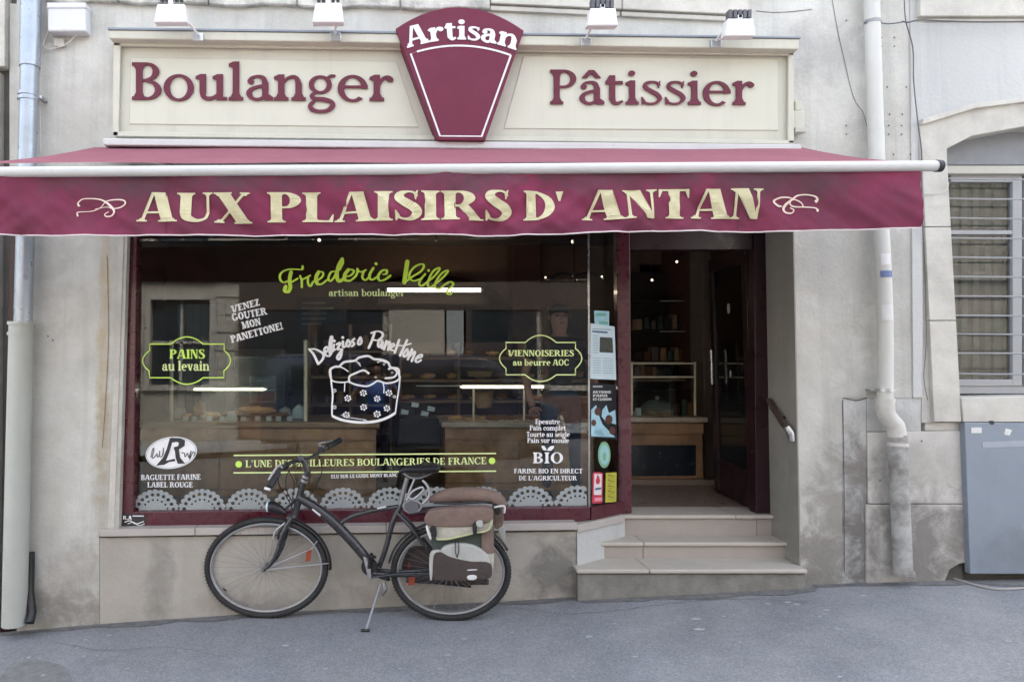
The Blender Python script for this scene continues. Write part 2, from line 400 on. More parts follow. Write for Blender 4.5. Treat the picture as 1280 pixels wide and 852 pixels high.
    if c == 'e': ring(.32, .33, .32, .36, 0, 312); Rr(.14, .34, .63, .34+H); poly((.64-S*.8, .34), (.64, .34), (.64, .42), (.64-S*.8, .42)); return Q, .64
    if c in 'aâ':
        path([(.09, .50), (.14, .60), (.27, .645), (.36+S*.2, .60), (.40+S*.2, .46)], [H*1.3, H, H, S*.75, S*.9], 6); dot(.13, .5, S*.5)
        Rr(.40-S*.28, .08, .40+S*.72, .48); poly((.40+S*.1, 0), (.40+S*.72+.1, 0), (.40+S*.72+.1, t), (.40+S*.72, t*2), (.40+S*.1, .12))
        path([(.44, .40), (.30, .375), (.13, .29), (.09, .17), (.17, .05), (.30, .03), (.44, .12)], [H, H*1.1, S*.7, S*.9, S*.6, H*1.2, H], 6)
        if c == 'â': D(.14, .76, .30, .99, H*1.9); D(.46, .76, .30, .99, H*1.9)
        return Q, .40+S*.72+.08
    if c in 'nmhru':
        if c == 'u':
            Rr(l, .2, l+S, X); fl(l, l+S, X); V(l+S+.22, l+2*S+.22, 0, X, b=0, tp=0); fl(l+S+.22, l+2*S+.22, X); e = l+2*S+.22
            Rr(e-.02, 0, e+o, t); path([(l+S*.5, .24), (l+S*.62, .09), (l+S+.06, .04), (l+S+.17, .08), (l+S+.27, .17)], [S, S*.75, H*1.5, H*1.2, H], 6); return Q, e+o
        V(l, l+S, 0, 1.03 if c == 'h' else X, tp=0); fl(l, l+S, 1.02 if c == 'h' else X); x = l+S
        if c == 'r': path([(x-.03, .42), (x+.05, .58), (x+.15, .635), (x+.22, .61)], [H, H*1.1, H*1.3, S*.6], 5); dot(x+.21, .575, S*.52); return Q, x+.21+S*.5
        for k in range(2 if c == 'm' else 1):
            path([(x-.04, .46), (x+.06, .59), (x+.18, .635), (x+.25+S*.1, .58), (x+.23+S*.5, .42)], [H, H, H*1.3, S*.75, S], 6)
            V(x+.23, x+.23+S, 0, .46, tp=0); x += .23+S
        return Q, x+o
    if c == 't': Rr(l*.6+.04, .12, l*.6+.04+S, .84); poly((0, X-t), (.0, X-t*.4), (l*.6+.04, .84), (l*.6+.08, X-t)); Rr(0, X-t*1.1, .36+S*.3, X-.005); path([(l*.6+.04+S*.5, .2), (l*.6+.06+S*.6, .07), (.2+S*.5, .03), (.36+S*.3, .1)], [S, S*.8, H*1.3, H*.8], 5); return Q, .38+S*.3
    if c == 'v': D(.33, 0, .12, X, S); D(.33+.02, 0, .52, X, H*1.2); st(.12-S/2, .12+S/2, X); st(.5, .54, X); return Q, .64
    if c == 'f': V(l, l+S, 0, .8, tp=0); Rr(0, X-t, .4, X); path([(l+S*.5, .78), (l+S*.7, .95), (l+S+.1, 1.01), (l+S+.2, .96)], [S, S*.8, H*1.3, S*.5], 5); return Q, .42
    if c == 'z': Rr(.02, X-H, .5, X); Rr(0, 0, .52, H); D(S*.4, 0, .5-S*.4, X, S); return Q, .54
    if c == 'g':
        ring(.27, .43, .245, .245, s=S*.8); path([(.42, .60), (.50, .665), (.59, .66)], [H, H, S*.45], 4); path([(.16, .22), (.09, .13), (.15, .055), (.35, .03), (.50, -.03), (.53, -.14), (.42, -.26), (.24, -.285), (.09, -.23), (.06, -.12), (.14, -.01)], [H, H*1.4, S*.7, S*.85, S*.7, H*1.6, H*1.4, H*1.3, H*1.5, H*1.4, H], 6); return Q, .60
    return [], .3
def textpolys(s, x0, x1, yb, cap, S=.2, H=.07, o=.09, t=.07, gap=.06, slope=0.0, yb1=None):
    """lay a string between two pixel columns on a baseline; returns polygons per letter"""
    pen = 0; L = []
    for ch in s:
        q, a = glyph(ch, S, H, o, t); L.append((pen, q)); pen += a+(gap if ch != ' ' else 0)
    W = pen-gap; k = (x1-x0)/W; yb1 = yb if yb1 is None else yb1; out = []
    for p, q in L:
        if not q: continue
        out.append([[(x0+(p+a)*k, yb+(yb1-yb)*(p+a)/W-b*cap) for a, b in pl] for pl in q])
    return out
def text(name, s, x0, x1, yb, cap, plane, m, parent, thick=0.0, off=.003, each=False, yb1=None, label=None, xf=None, **k):
    L = textpolys(s, x0, x1, yb, cap, yb1=yb1, **k)
    if xf: L = [[[xf(*p) for p in pl] for pl in q] for q in L]
    if each: return [shape(name, q, plane, m, parent, off=off, thick=thick) for q in L]
    return shape(name, [pl for q in L for pl in q], plane, m, parent, off=off, thick=thick, label=label)
# ---------------------------------------------------------------- palette
mat('plaster', (.56, .555, .51), .9, var=.15, vs=2.6, bump=.006, bs=34, c2=(.48, .465, .42), cs=1.1, coords='World', streak=.32, grain=.09,
    stains=[(3.35, .45, .3, .6, (.17, .155, .135), .88), (3.12, .3, .12, .3, (.16, .14, .12), .8), (3.2, .62, .2, .5, (.3, .285, .25), .6), (3.55, 2.6, .12, .9, (.34, .32, .28), .55), (3.3, 2.3, .3, .35, (.42, .41, .38), .7), (4.1, .25, .5, .3, (.17, .155, .14), .6), (3.2, .25, .3, .3, (.2, .19, .17), .55), (-1.97, 1.9, .05, 1.1, (.42, .34, .2), .7),
            (-1.5, .0, .12, .35, (.2, .18, .15), .6), (-2.1, .1, .3, .35, (.22, .19, .16), .45), (1.25, .25, .4, .22, (.2, .19, .17), .6), (.2, .0, 1.2, .18, (.26, .24, .21), .45), (3.7, 3.6, .12, .9, (.33, .32, .3), .35), (-2.2, 3.3, .25, .6, (.36, .34, .31), .35), (-2.3, -.05, .7, .2, (.17, .15, .12), .6), (-1.92, .9, .12, .7, (.30, .25, .17), .5), (3.4, 1.2, .2, .8, (.30, .29, .26), .4), (3.9, 2.2, .25, 1.0, (.30, .29, .27), .4), (3.3, 4.0, .4, .25, (.26, .26, .25), .5), (-2.35, 2.4, .2, .5, (.3, .28, .24), .4)])
mat('plaster_lilac', (.54, .545, .525), .9, var=.13, vs=2.6, bump=.006, bs=34, c2=(.46, .465, .45), cs=1.3, coords='World', streak=.3, grain=.09,
    stains=[(3.5, .4, .28, .75, (.13, .12, .11), .92), (4.15, .2, .6, .3, (.17, .155, .14), .8), (3.45, .95, .1, .35, (.2, .185, .165), .8), (3.75, 1.25, .5, .12, (.3, .29, .26), .6), (3.15, .25, .16, .22, (.16, .15, .14), .7), (3.3, 2.9, .1, .6, (.36, .35, .36), .3)])
mat('sill_plaster', (.40, .37, .32), .9, var=.1, vs=2.5, bump=.004, bs=40, coords='World', streak=.12, grain=.05,
    stains=[(1.3, .22, .3, .25, (.13, .125, .115), .8), (-1.55, .1, .12, .4, (.17, .16, .14), .6), (.0, -.02, 1.0, .14, (.2, .185, .16), .5), (-1.0, .0, .3, .12, (.22, .2, .17), .5), (-.3, .25, .3, .12, (.27, .24, .19), .4)])
mat('stone', (.56, .54, .48), .85, var=.12, vs=5, bump=.003, bs=45, c2=(.45, .43, .385), cs=2.2, grain=.06, coords='World')
mat('slab_stone', (.52, .50, .46), .85, var=.12, vs=4, bump=.003, bs=50, coords='World', grain=.06, stains=[(3.8, .35, .4, .5, (.16, .15, .135), .85), (4.2, .35, .25, .4, (.2, .185, .165), .75), (3.95, .95, .3, .2, (.33, .31, .27), .6), (3.62, .8, .1, .4, (.22, .2, .18), .7)])
mat('old_stone', (.60, .58, .53), .9, var=.2, vs=9, bump=.012, bs=22, c2=(.33, .32, .30), cs=6, coords='World')
mat('joint', (.11, .10, .09), .95, var=.2)
mat('asphalt', (.238, .242, .250), .92, agg=(120, .15), var=.22, vs=.9, bump=.0035, bs=150, c2=(.19, .198, .212), cs=1.0, coords='World', grain=.15, speck=((.34, .36, .37), 3.4, .06, .03, .6))
mat('asphalt_patch', (.18, .18, .175), .95, var=.25, vs=18, bump=.005, bs=120, coords='World', grain=.25)
mat('road', (.12, .12, .125), .9, var=.1, bump=.002, bs=150, coords='World')
mat('kerbstone', (.3, .29, .28), .8, bump=.002)
mat('earth', (.1, .1, .1), .9)
mat('gum', (.36, .38, .39), .8, var=.1)
mat('cream', (.53, .525, .44), .6, spec=.2, var=.05, vs=3, bump=.0004, bs=20, coords='World', streak=.2)
mat('cream_panel', (.57, .57, .475), .65, spec=.15, var=.035, vs=2, coords='World', streak=.10)
mat('cream_dark', (.46, .44, .38), .6, var=.1)
mat('dirt_line', (.09, .08, .07), .9)
mat('white_metal', (.52, .52, .51), .35, var=.06, coords='World')
mat('white_paint', (.68, .68, .68), .35, var=.03)
mat('maroon_letter', (.135, .04, .058), .7, spec=.12, var=.06)
mat('maroon', (.075, .009, .018), .3, var=.1, coat=.3)
mat('maroon_dark', (.02, .005, .008), .35, var=.1)
mat('wine_key', (.14, .026, .05), .55, spec=.2, var=.08, vs=3)
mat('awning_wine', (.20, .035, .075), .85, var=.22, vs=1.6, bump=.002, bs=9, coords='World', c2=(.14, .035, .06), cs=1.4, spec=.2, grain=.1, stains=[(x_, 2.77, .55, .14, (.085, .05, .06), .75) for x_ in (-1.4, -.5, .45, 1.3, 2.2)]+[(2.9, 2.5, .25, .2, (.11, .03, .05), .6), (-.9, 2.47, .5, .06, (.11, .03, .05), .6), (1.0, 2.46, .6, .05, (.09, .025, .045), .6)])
mat('awning_top', (.25, .085, .11), .9, var=.1, vs=2, bump=.001, bs=60, coords='World', spec=.3)
mat('valance_cream', (.55, .51, .32), .85, var=.1, vs=30)
mat('valance_pink', (.72, .58, .5), .85, var=.06)
mat('trim_white', (.66, .58, .58), .7)
mat('steel', (.5, .51, .52), .3, metal=.9, var=.1)
mat('zinc', (.36, .40, .44), .33, metal=.55, var=.12, vs=5, streak=.1)
mat('pvc_grey', (.40, .41, .37), .5, var=.06, streak=.06)
mat('pvc_white', (.54, .54, .50), .45, var=.06, streak=.05)
mat('pipe_cream', (.58, .56, .51), .5, var=.08, c2=(.5, .48, .44), cs=7)
mat('pipe_iron', (.42, .42, .40), .6, var=.2, c2=(.20, .19, .175), cs=5, bump=.001)
mat('tile', (.34, .30, .265), .55, var=.06, vs=9, coords='World', bump=.0003, bs=40)
mat('tile_edge', (.44, .405, .35), .6, var=.06, coords='World')
mat('grout', (.22, .19, .16), .9)
mat('sill_tile', (.42, .385, .35), .4, var=.07, coords='World')
mat('black_gap', (.012, .012, .012), .9, var=0)
mat('cabinet_grey', (.215, .25, .29), .5, var=.08, vs=2.5, streak=.08, coords='World', stains=[(4.5, .35, .3, .2, (.14, .15, .17), .5)])
mat('frame_white', (.33, .335, .345), .45, var=.06)
mat('bar_metal', (.27, .27, .27), .4, var=.15, metal=.2)
mat('cable', (.10, .10, .11), .6); mat('cable_white', (.6, .58, .54), .5)
mat('box_plastic', (.60, .61, .63), .4, var=.04)
mat('black', (.012, .012, .014), .45, var=.1); mat('rubber', (.018, .018, .018), .7, var=.2, bump=.0006, bs=200)
mat('bike_grey', (.022, .022, .026), .3, var=.05, coat=.4); mat('bike_silver', (.25, .25, .26), .4, metal=.6, var=.1); mat('alu', (.38, .38, .39), .4, metal=.6, var=.1)
mat('saddle', (.015, .014, .016), .5)
mat('bag_brown', (.19, .132, .108), .9, var=.2, vs=14, bump=.010, bs=20); mat('bag_beige', (.44, .42, .35), .9, var=.2, vs=14, bump=.010, bs=20)
mat('bag_grey', (.40, .40, .37), .85, var=.18, vs=14, bump=.005, bs=26); mat('bag_dark', (.06, .045, .04), .85, var=.2, bump=.005, bs=26); mat('bag_green', (.05, .065, .055), .8)
mat('piping', (.46, .47, .26), .6); mat('reflector', (.28, .05, .02), .3, var=.1); mat('grip', (.02, .02, .022), .6)
mat('vinyl_white', (.88, .88, .88), .6, var=.06, vs=20); mat('vinyl_green', (.62, .88, .08), .6, var=.1, vs=14); mat('vinyl_pale', (.75, .88, .38), .6, var=.1, vs=14)
mat('vinyl_lime', (.60, .88, .14), .6, var=0); mat('vinyl_black', (.03, .03, .03), .5)
film('lace', (.6, .66, .67), .5)
mat('wood', (.32, .19, .105), .4, var=.15, vs=5, c2=(.18, .105, .055), cs=3); mat('wood_light', (.26, .18, .11), .4, var=.12); mat('wood_dark', (.09, .045, .03), .45, var=.15)
mat('counter_top', (.42, .37, .29), .3, var=.06); mat('post_cream', (.62, .58, .42), .35, metal=.1)
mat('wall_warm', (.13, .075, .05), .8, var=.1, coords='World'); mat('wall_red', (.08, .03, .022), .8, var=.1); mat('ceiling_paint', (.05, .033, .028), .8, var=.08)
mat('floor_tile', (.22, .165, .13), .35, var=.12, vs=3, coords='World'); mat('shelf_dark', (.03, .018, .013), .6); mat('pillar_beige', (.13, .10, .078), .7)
mat('bread', (.42, .21, .075), .75, var=.25, vs=14, c2=(.6, .38, .17), cs=9, bump=.004, bs=30); mat('bread_dark', (.2, .09, .035), .75, var=.25, vs=14, bump=.004, bs=30)
mat('basket', (.3, .2, .1), .8, var=.2, vs=60, bump=.004, bs=90); mat('paper', (.62, .62, .6), .6); mat('fridge_dark', (.014, .02, .026), .2)
mat('card_green', (.16, .42, .33), .5); mat('paper_blue', (.58, .70, .74), .6, var=.05); mat('print_grey', (.25, .32, .36), .6); mat('print_blue', (.05, .08, .2), .6); mat('photo_dark', (.06, .065, .05), .5, var=.5, vs=30, coords='World')
mat('poster_dark', (.012, .014, .018), .4); mat('poster_cyan', (.36, .60, .68), .5, var=.2, vs=20); mat('crust', (.10, .035, .02), .6, var=.3, vs=25)
mat('sticker_green', (.22, .42, .25), .5); mat('sticker_aqua', (.30, .55, .55), .5, var=.1); mat('sticker_white', (.7, .68, .68), .5); mat('sticker_red', (.55, .03, .07), .5); mat('sticker_yellow', (.48, .45, .05), .5)
mat('sticker_blue', (.12, .17, .33), .5); mat('sticker_pink', (.75, .3, .35), .5)
mat('skin', (.27, .14, .095), .5, var=.06); mat('hair', (.015, .01, .008), .6); mat('denim', (.012, .02, .045), .8, var=.15, vs=20); mat('navy', (.01, .017, .04), .8, var=.1); mat('shirt_dark', (.025, .012, .014), .8)
mat('blue_shirt', (.08, .2, .6), .8, var=.1); mat('shoe', (.02, .016, .014), .5)
mat('facade_opposite', (.27, .24, .205), .9, var=.12, vs=1, coords='World', streak=.12); mat('trim_opposite', (.30, .27, .24), .85, var=.08); mat('shutter_grey', (.22, .23, .24), .7); mat('dark_glass', (.02, .025, .03), .08, var=0)
mat('van_blue', (.03, .035, .06), .3, coat=.6, var=.03); mat('roof_slate', (.06, .065, .075), .7); mat('curtain', (.13, .105, .095), .8, var=.3, vs=4, c2=(.08, .09, .07), cs=2.2)
glass('pane', f0=.032, clear=.95); glass('pane_case', f0=.03, clear=.97); glass('pane_dim', f0=.025, clear=.9); glass('pane_door', tint=(.8, .9, .85), f0=.03, clear=.6)
emit('tube_warm', (1, .80, .56), 2.2); emit('tube_white', (1, .88, .70), 1.6); emit('spot_lit', (1, .74, .55), .5)

# ================================================================ GROUND
def zw(x):
    T = [(-60, -2.6), (-12, -.62), (-2.73, -.215), (-1.97, -.15), (-.85, -.075), (.99, .012), (1.6, .05), (3.1, .125), (3.9, .15), (4.75, .16), (12, .5), (60, 2.4)]
    for (a, b), (c, d) in zip(T, T[1:]):
        if x <= c: return b+(d-b)*(x-a)/(c-a)
    return T[-1][1]
def gz(x, y): return zw(x)+.012*y*(1 if y > -3 else 0)-(.036 if y <= -3 else 0)
def sheet(name, x0, x1, y0, y1, dz, m, nx, ny, label=None):
    xs = [x0+(x1-x0)*i/nx for i in range(nx+1)]; ys = [y0+(y1-y0)*j/ny for j in range(ny+1)]
    v = [(x, y, gz(x, y)+dz) for y in ys for x in xs]
    f = [(j*(nx+1)+i, j*(nx+1)+i+1, (j+1)*(nx+1)+i+1, (j+1)*(nx+1)+i) for j in range(ny) for i in range(nx)]
    return tag(link(name, v, f, m, smooth=True), label, kind='structure')
sheet('ground', -150, 150, -150, 60, -.35, 'earth', 60, 42)
sheet('pavement', -14, 14, -3, .02, 0, 'asphalt', 140, 12)
sheet('road', -40, 40, -9.2, -3.05, -.12, 'road', 60, 6)
v = []; f = []
kb = MB()
for i in range(28):
    x = -14+i; kb.prism([(x+.005, -3.15, gz(x, -3)-.2), (x+.995, -3.15, gz(x+1, -3)-.2), (x+.995, -3.15, gz(x+1, -3)+.001), (x+.005, -3.15, gz(x, -3)+.001)],
                        [(x+.005, -3.0, gz(x, -3)-.2), (x+.995, -3.0, gz(x+1, -3)-.2), (x+.995, -3.0, gz(x+1, -3)+.001), (x+.005, -3.0, gz(x, -3)+.001)])
tag(kb.build('kerb', 'kerbstone', bevel=.01), kind='structure')
sheet('opposite_pavement', -40, 40, -11.2, -9.2, .0, 'asphalt', 60, 4)
# old patch of darker asphalt, bottom left
def onground(px, py, lift=0.0):
    d = ray(px, py); t = 2.0
    for _ in range(30):
        p = CAM+d*t; t += (p.z-gz(p.x, p.y)-lift)/max(.05, -d.z)*.8
    return CAM+d*t
pv = [onground(45+44*math.cos(a)*(1+.05*math.sin(5*a)), 845+21*math.sin(a)*(1+.05*math.cos(3*a)), .004) for a in [2*math.pi*i/40 for i in range(40)]]
tag(link('asphalt_patch', pv, [tuple(range(39, -1, -1))], 'asphalt_patch'), kind='structure')
jd = MB(); jp = []
for i in range(141):
    x = -3.6+9.2*i/140; yw = -.022 if not (1.42 < x < 3.06) else -.095
    if 4.25 < x: yw = -.06
    wd = .02+.05*abs(math.sin(i*.37)*math.sin(i*.11+1))+random.uniform(0, .018); jp.append((x, yw+.02, yw-wd))
jd.add([p for x, a_, b_ in jp for p in ((x, a_, gz(x, a_)+.004), (x, b_, gz(x, b_)+.004))], [(2*i, 2*i+1, 2*i+3, 2*i+2) for i in range(140)])
tag(jd.build('gutter_dirt', mat('gutter_dirt', (.15, .15, .145), .95, var=.4, vs=20, coords='World', bump=.003, bs=60)), 'thin dark line of dirt where the pavement meets the wall', 'dirt', kind='stuff')
def pcrack(pts, w_):
    q = crom([onground(*p, .004).to_tuple() for p in pts], 6); v = []
    for i, p in enumerate(q):
        k = w_*(.4+.6*abs(math.sin(i*1.7))); jx = .006*math.sin(i*2.3); v += [(p[0], p[1]+k+jx, gz(p[0], p[1])+.0038), (p[0], p[1]-k+jx, gz(p[0], p[1])+.0038)]
    tag(link('pavement_crack', v, [(2*i, 2*i+1, 2*i+3, 2*i+2) for i in range(len(q)-1)], 'joint'), kind='structure')
pcrack([(640, 758), (700, 766), (770, 762), (850, 752), (930, 748), (1010, 752)], .0025)
pcrack([(60, 800), (130, 812), (210, 808), (290, 822)], .002)
gum = MB()
spots = [(36, 821, 5), (49, 822, 3), (97, 809, 4), (107, 799, 4), (54, 843, 4), (90, 780, 3), (122, 819, 3), (288, 774, 3), (357, 806, 7), (372, 812, 3), (407, 835, 4), (437, 812, 3), (560, 818, 5), (574, 806, 2), (702, 766, 3), (736, 795, 6), (794, 820, 4), (870, 773, 8), (874, 786, 9), (960, 754, 5), (985, 752, 6), (1033, 762, 5), (1025, 770, 3), (1080, 744, 5), (1164, 748, 3), (1260, 801, 4), (1050, 845, 4), (905, 770, 4), (925, 802, 3), (768, 779, 3), (1200, 760, 3), (1130, 800, 2), (640, 790, 3), (500, 835, 3), (200, 800, 3), (160, 835, 3), (840, 830, 2), (1110, 776, 3)]
for i, (x, y, r) in enumerate(spots+[(random.uniform(0, 1280), random.uniform(752, 850), random.uniform(.8, 2.2)) for _ in range(70)]):
    ph = random.uniform(0, 6); c = onground(x, y, .003); n = 9
    rr = r/190*.42; pts = [(c.x+rr*1.5*math.cos(a)*(1+.25*math.sin(2*a+ph)), c.y+rr*math.sin(a)*(1+.25*math.cos(3*a+ph))) for a in [2*math.pi*k/n for k in range(n)]]
    gum.add([(a, b, gz(a, b)+.0035) for a, b in pts], [tuple(range(n))])
tag(gum.build('chewing_gum_spots', 'gum'), 'pale trodden gum spots and crumbs scattered over the grey pavement', 'litter', kind='stuff')

# ================================================================ BAKERY BUILDING
bk = empty('bakery_building', (0, 0, 0), 'pale rendered stone building with the bakery shop front on its ground floor', 'building')
OPEN = [(162, 205), (148, 668), (722, 656), (722, 900), (1004, 900), (990, 205)]
shape('wall', [[(21, -260), (1152, -260), (1152, 900), (21, 900)]], 0, 'plaster', bk, off=0, thick=.3, holes=[OPEN, [(1053, 497), (1152, 497), (1152, 900), (1053, 900)], [(124, 668), (721, 656), (721, 900), (124, 900)]])
slab('wall', [(124, 900), (720.5, 900), (720.5, 664), (124, 672)], 0, .12, 'sill_plaster', bk, bevel=.003, off=-.004)
slab('wall', [(1053, 900), (1084, 900), (1084, 497), (1053, 497)], 0, .25, 'plaster_lilac', bk, bevel=.004, off=-.006)
slab('wall', [(1084.3, 539), (1152, 539), (1152, 497), (1084.3, 497)], 0, .25, 'plaster_lilac', bk, bevel=.003, off=-.004)
slab('wall', [(1084.3, 900), (1206, 900), (1206, 539.5), (1084.3, 539.5)], 0, .2, 'joint', bk, bevel=0, off=-.02)
slab('stone', [(1085, 629), (1205, 629), (1204, 538), (1084, 540)], 0, .2, 'slab_stone', bk, bevel=.004, off=.004)
slab('stone', [(1082, 730), (1178, 730), (1186, 711), (1198, 704), (1207, 702), (1206, 630), (1082, 630)], 0, .2, 'slab_stone', bk, bevel=.006, off=.009)
# upper wall out of frame; unseen blocks added behind to stop sunlight leaking in
box('wall', P(21, 0).x, P(1152, 0).x, .0, .3, P(640, -262).z, 9.5, 'plaster', bk, bevel=0)
box('upper_sun_block', -3.5, 9.0, .31, 5.4, 3.42, 9.5, 'plaster', bk, bevel=0)
box('side_sun_block', 3.62, 9.0, .64, 5.4, -.3, 3.41, 'plaster', bk, bevel=0); box('side_sun_block', -6, -2.62, .42, 5.4, -.4, 3.41, 'plaster', bk, bevel=0)
# cornice of old weathered stones above the sign
def rough_stone(pts, yoff, m='old_stone', parent=bk, b=.008):
    return slab('stone', pts, 0, .12, m, parent, bevel=b, off=yoff, seg=1)
xs = [58, 150, 262, 372, 500, 612]
for a, b in zip(xs, xs[1:]):
    ya = 4+(a-60)*.02; yb = 4+(b-60)*.02; mid = (a+b)/2
    rough_stone([(a+.6, ya), (a+20, ya+2), (mid-8, (ya+yb)/2+1.5), (mid+15, (ya+yb)/2-1), (b-.6, yb), (b-.6, -40), (a+.6, -40)], .045)
for a, b in ((612, 775), (775, 932)):
    slab('stone', [(a+.5, 8+(a-612)*.045), (b-.5, 8+(b-612)*.045), (b-.5, -40), (a+.5, -40)], 0, .1, 'stone', bk, bevel=.006, off=.05)
    slab('stone', [(a+.5, 15+(a-612)*.045), (b-2, 15+(b-612)*.045), (b-2, 9.5+(b-612)*.045), (a+.5, 9.5+(a-612)*.045)], 0, .1, 'stone', bk, bevel=.004, off=.03)
# reveals of the shop opening and the upper lintel
# right side pilaster strip
slab('pilaster', [(1140, 497), (1152, 497), (1152, -40), (1136, -40)], 0, .05, 'plaster_lilac', bk, bevel=.003, off=.012)
for (x, y, h) in ((1136, 20, 60), (1137, 60, 78)): pass
# drilled holes and old plugs on the wall
for (x, y) in [(1102, 47), (1118, 47), (1102, 58), (1118, 58), (1109, 109), (1133, 109), (1112, 143), (1128, 143), (1111, 157), (1127, 157), (1111, 168), (1127, 168), (1117, 193), (1138, 193), (1058, 157), (1058, 168), (1058, 26), (1100, 600), (1152, 551), (1130, 580), (60, 420), (66, 425), (182, 410)]:
    c = P(x, y, -.0145 if x > 1136 and y < 490 else -.0055); r = .0065
    if 1084 < x < 1206 and y > 540: c = P(x, y, -.0065)
    MB().add([c+Vector((r*math.cos(a), 0, r*math.sin(a))) for a in [2*math.pi*i/8 for i in range(8)]], [tuple(range(8))]).build('drill_hole', 'joint', bk)

# thin cracks
def crack(pts, w=.8, y=0, off=.0035): shape('crack', ribbon(crom(pts, 3), w), y, 'joint', bk, off=off)
crack([(1040, 0), (1047, 40), (1056, 80), (1063, 110), (1069, 128), (1078, 140), (1084, 160), (1092, 182), (1100, 197)], .7)
crack([(1015, 12), (990, 15), (965, 16), (945, 14)], .8)
crack([(1053, 500), (1054, 560), (1055, 640), (1055, 715)], 1.2)
crack([(1054, 497), (1070, 500), (1083, 497)], 1.3)
crack([(134, 320), (136, 420), (131, 520), (128, 560)], .6)
crack([(1152, 300), (1154, 360), (1155, 430), (1152, 470), (1157, 500)], 1.0, off=.02)
# ------------- stone window on the right
WX = YP(-.03)
jl = [(1150, 206), (1184, 190)], None
jb = [(205, 283), (284, 400), (401, 527)]
slab('quoin', [(1151, 205), (1184.5, 205), (1184, 186), (1215, 170), (1281, 158), (1400, 156), (1400, 118), (1285, 125), (1215, 133), (1150, 152)], WX, .3, 'stone', bk, bevel=.006)
slab('moulding', [(1150, 150), (1215, 131), (1285, 122.5), (1400, 116), (1400, 121), (1285, 128), (1215, 137), (1150, 157)][::-1], WX, .05, 'stone', bk, bevel=.004, off=.03)
L = lambda y: 1153+(y-205)*.0465; Rr_ = lambda y: 1184.5+(y-205)*.055
for a, b in jb:
    slab('quoin', [(L(b), b), (Rr_(b) if b < 500 else 1202, b), (Rr_(a), a), (L(a), a)], WX, .3, 'stone', bk, bevel=.004)
slab('window_sill', [(1203, 527), (1281, 527), (1400, 527), (1400, 494), (1281, 495), (1200, 497)], WX, .34, 'stone', bk, bevel=.005, off=.012)
slab('stone', [(1158, 538), (1206, 538), (1206, 528), (1158, 528)], 0, .2, 'stone', bk, bevel=.003, off=-.012)
slab('wall', [(1152, 528), (1168, 528), (1152.5, 206), (1152, 206)], 0, .2, 'plaster', bk, bevel=0, off=.001)
shape('wall', [[(1150.5, 160), (1400, 110), (1400, -260), (1150.5, -260)]], 0, 'plaster_lilac', bk, off=.004, thick=.3)
slab('stone', [(1144, 24), (1400, 24), (1400, -60), (1144, -60)], 0, .1, 'stone', bk, bevel=.006, off=.05)
slab('moulding', [(1141, 28), (1400, 28), (1400, 25), (1141, 25)], 0, .1, 'stone', bk, bevel=.001, off=.02)
slab('wall', [(1402, 900), (1800, 900), (1800, -260), (1402, -260)], 0, .3, 'plaster', bk, bevel=0)
slab('wall', [(1207, 900), (1402, 900), (1402, 527), (1207, 527)], 0, .1, 'joint', bk, bevel=0, off=-.06)
# recess tympanum, sash window behind
slab('lintel', [(1180, 206), (1400, 206), (1400, 150), (1180, 150)], YP(.12), .2, 'shutter_grey', bk, bevel=0)
slab('lintel', [(1180, 217), (1400, 217), (1400, 207), (1180, 207)], YP(.10), .1, 'cream_dark', bk, bevel=.004)
rw = empty('sash_window', P(1230, 490, .2), 'wooden casement window behind horizontal bars, pale grey frame with curtains inside', 'window')
FP = YP(.16)
slab('frame', [(1180, 492), (1400, 492), (1400, 482), (1180, 482)], FP, .06, 'frame_white', rw, bevel=.004)
slab('frame', [(1180, 217), (1400, 217), (1400, 209), (1180, 209)], FP, .06, 'frame_white', rw, bevel=.004)
slab('frame', [(1176, 482), (1187, 482), (1183, 217), (1176, 217)], FP, .06, 'frame_white', rw, bevel=.004)
for x0, x1 in ((1187, 1278), (1292, 1396)):
    f_ = slab('casement', [(x0, 228), (x1-12, 228), (x1-12, 218), (x0, 218)], FP, .045, 'frame_white', rw, bevel=.004, off=.012)
    slab('stile', [(x1-14, 482), (x1-2, 482), (x1-2, 218), (x1-14, 218)], FP, .045, 'frame_white', f_, bevel=.004, off=.013)
    slab('glazing_bar', [(x0, 293), (x1-14, 293), (x1-14, 288), (x0, 288)], FP, .03, 'frame_white', f_, bevel=.002, off=.01)
    slab('bottom_rail', [(x0, 482), (x1-14, 482), (x1-14, 474), (x0, 474)], FP, .03, 'frame_white', f_, bevel=.002, off=.011)
    slab('pane', rect(x0, 228, x1-14, 474), YP(.17), .004, 'pane_dim', f_, bevel=0)
slab('mullion', rect(1278, 215, 1292, 482), FP, .06, 'frame_white', rw, bevel=.004, off=.02)
cv = MB(); n = 60
for i in range(n): pass
pts = []
for i in range(n+1):
    x = 1180+(1400-1180)*i/n; yy = .215+.012*math.sin(i*1.7)
    pts.append((P(x, 500, yy), P(x, 200, yy)))
cv.add([p for q in pts for p in q], [(2*i, 2*i+2, 2*i+3, 2*i+1) for i in range(n)])
cv.build('curtain', 'curtain', rw, smooth=True)
slab('backing', rect(1160, 140, 1420, 510), YP(.6), .05, 'wood_dark', bk, bevel=0)
gr = empty('window_grille', P(1235, 480, .03), 'horizontal metal bars guarding the stone window at the right', 'grille')
for y in [223, 248, 272, 297, 321, 345.5, 370, 394, 417, 441, 466]:
    a = P(1178, y, .03); b = P(1404, y+1.5, .03); m_ = P(1240, y+.8+random.uniform(-.6, .6), .03)
    tube('bar', [a, m_, b], .0062, 'bar_metal', gr, n=8, sm=3)
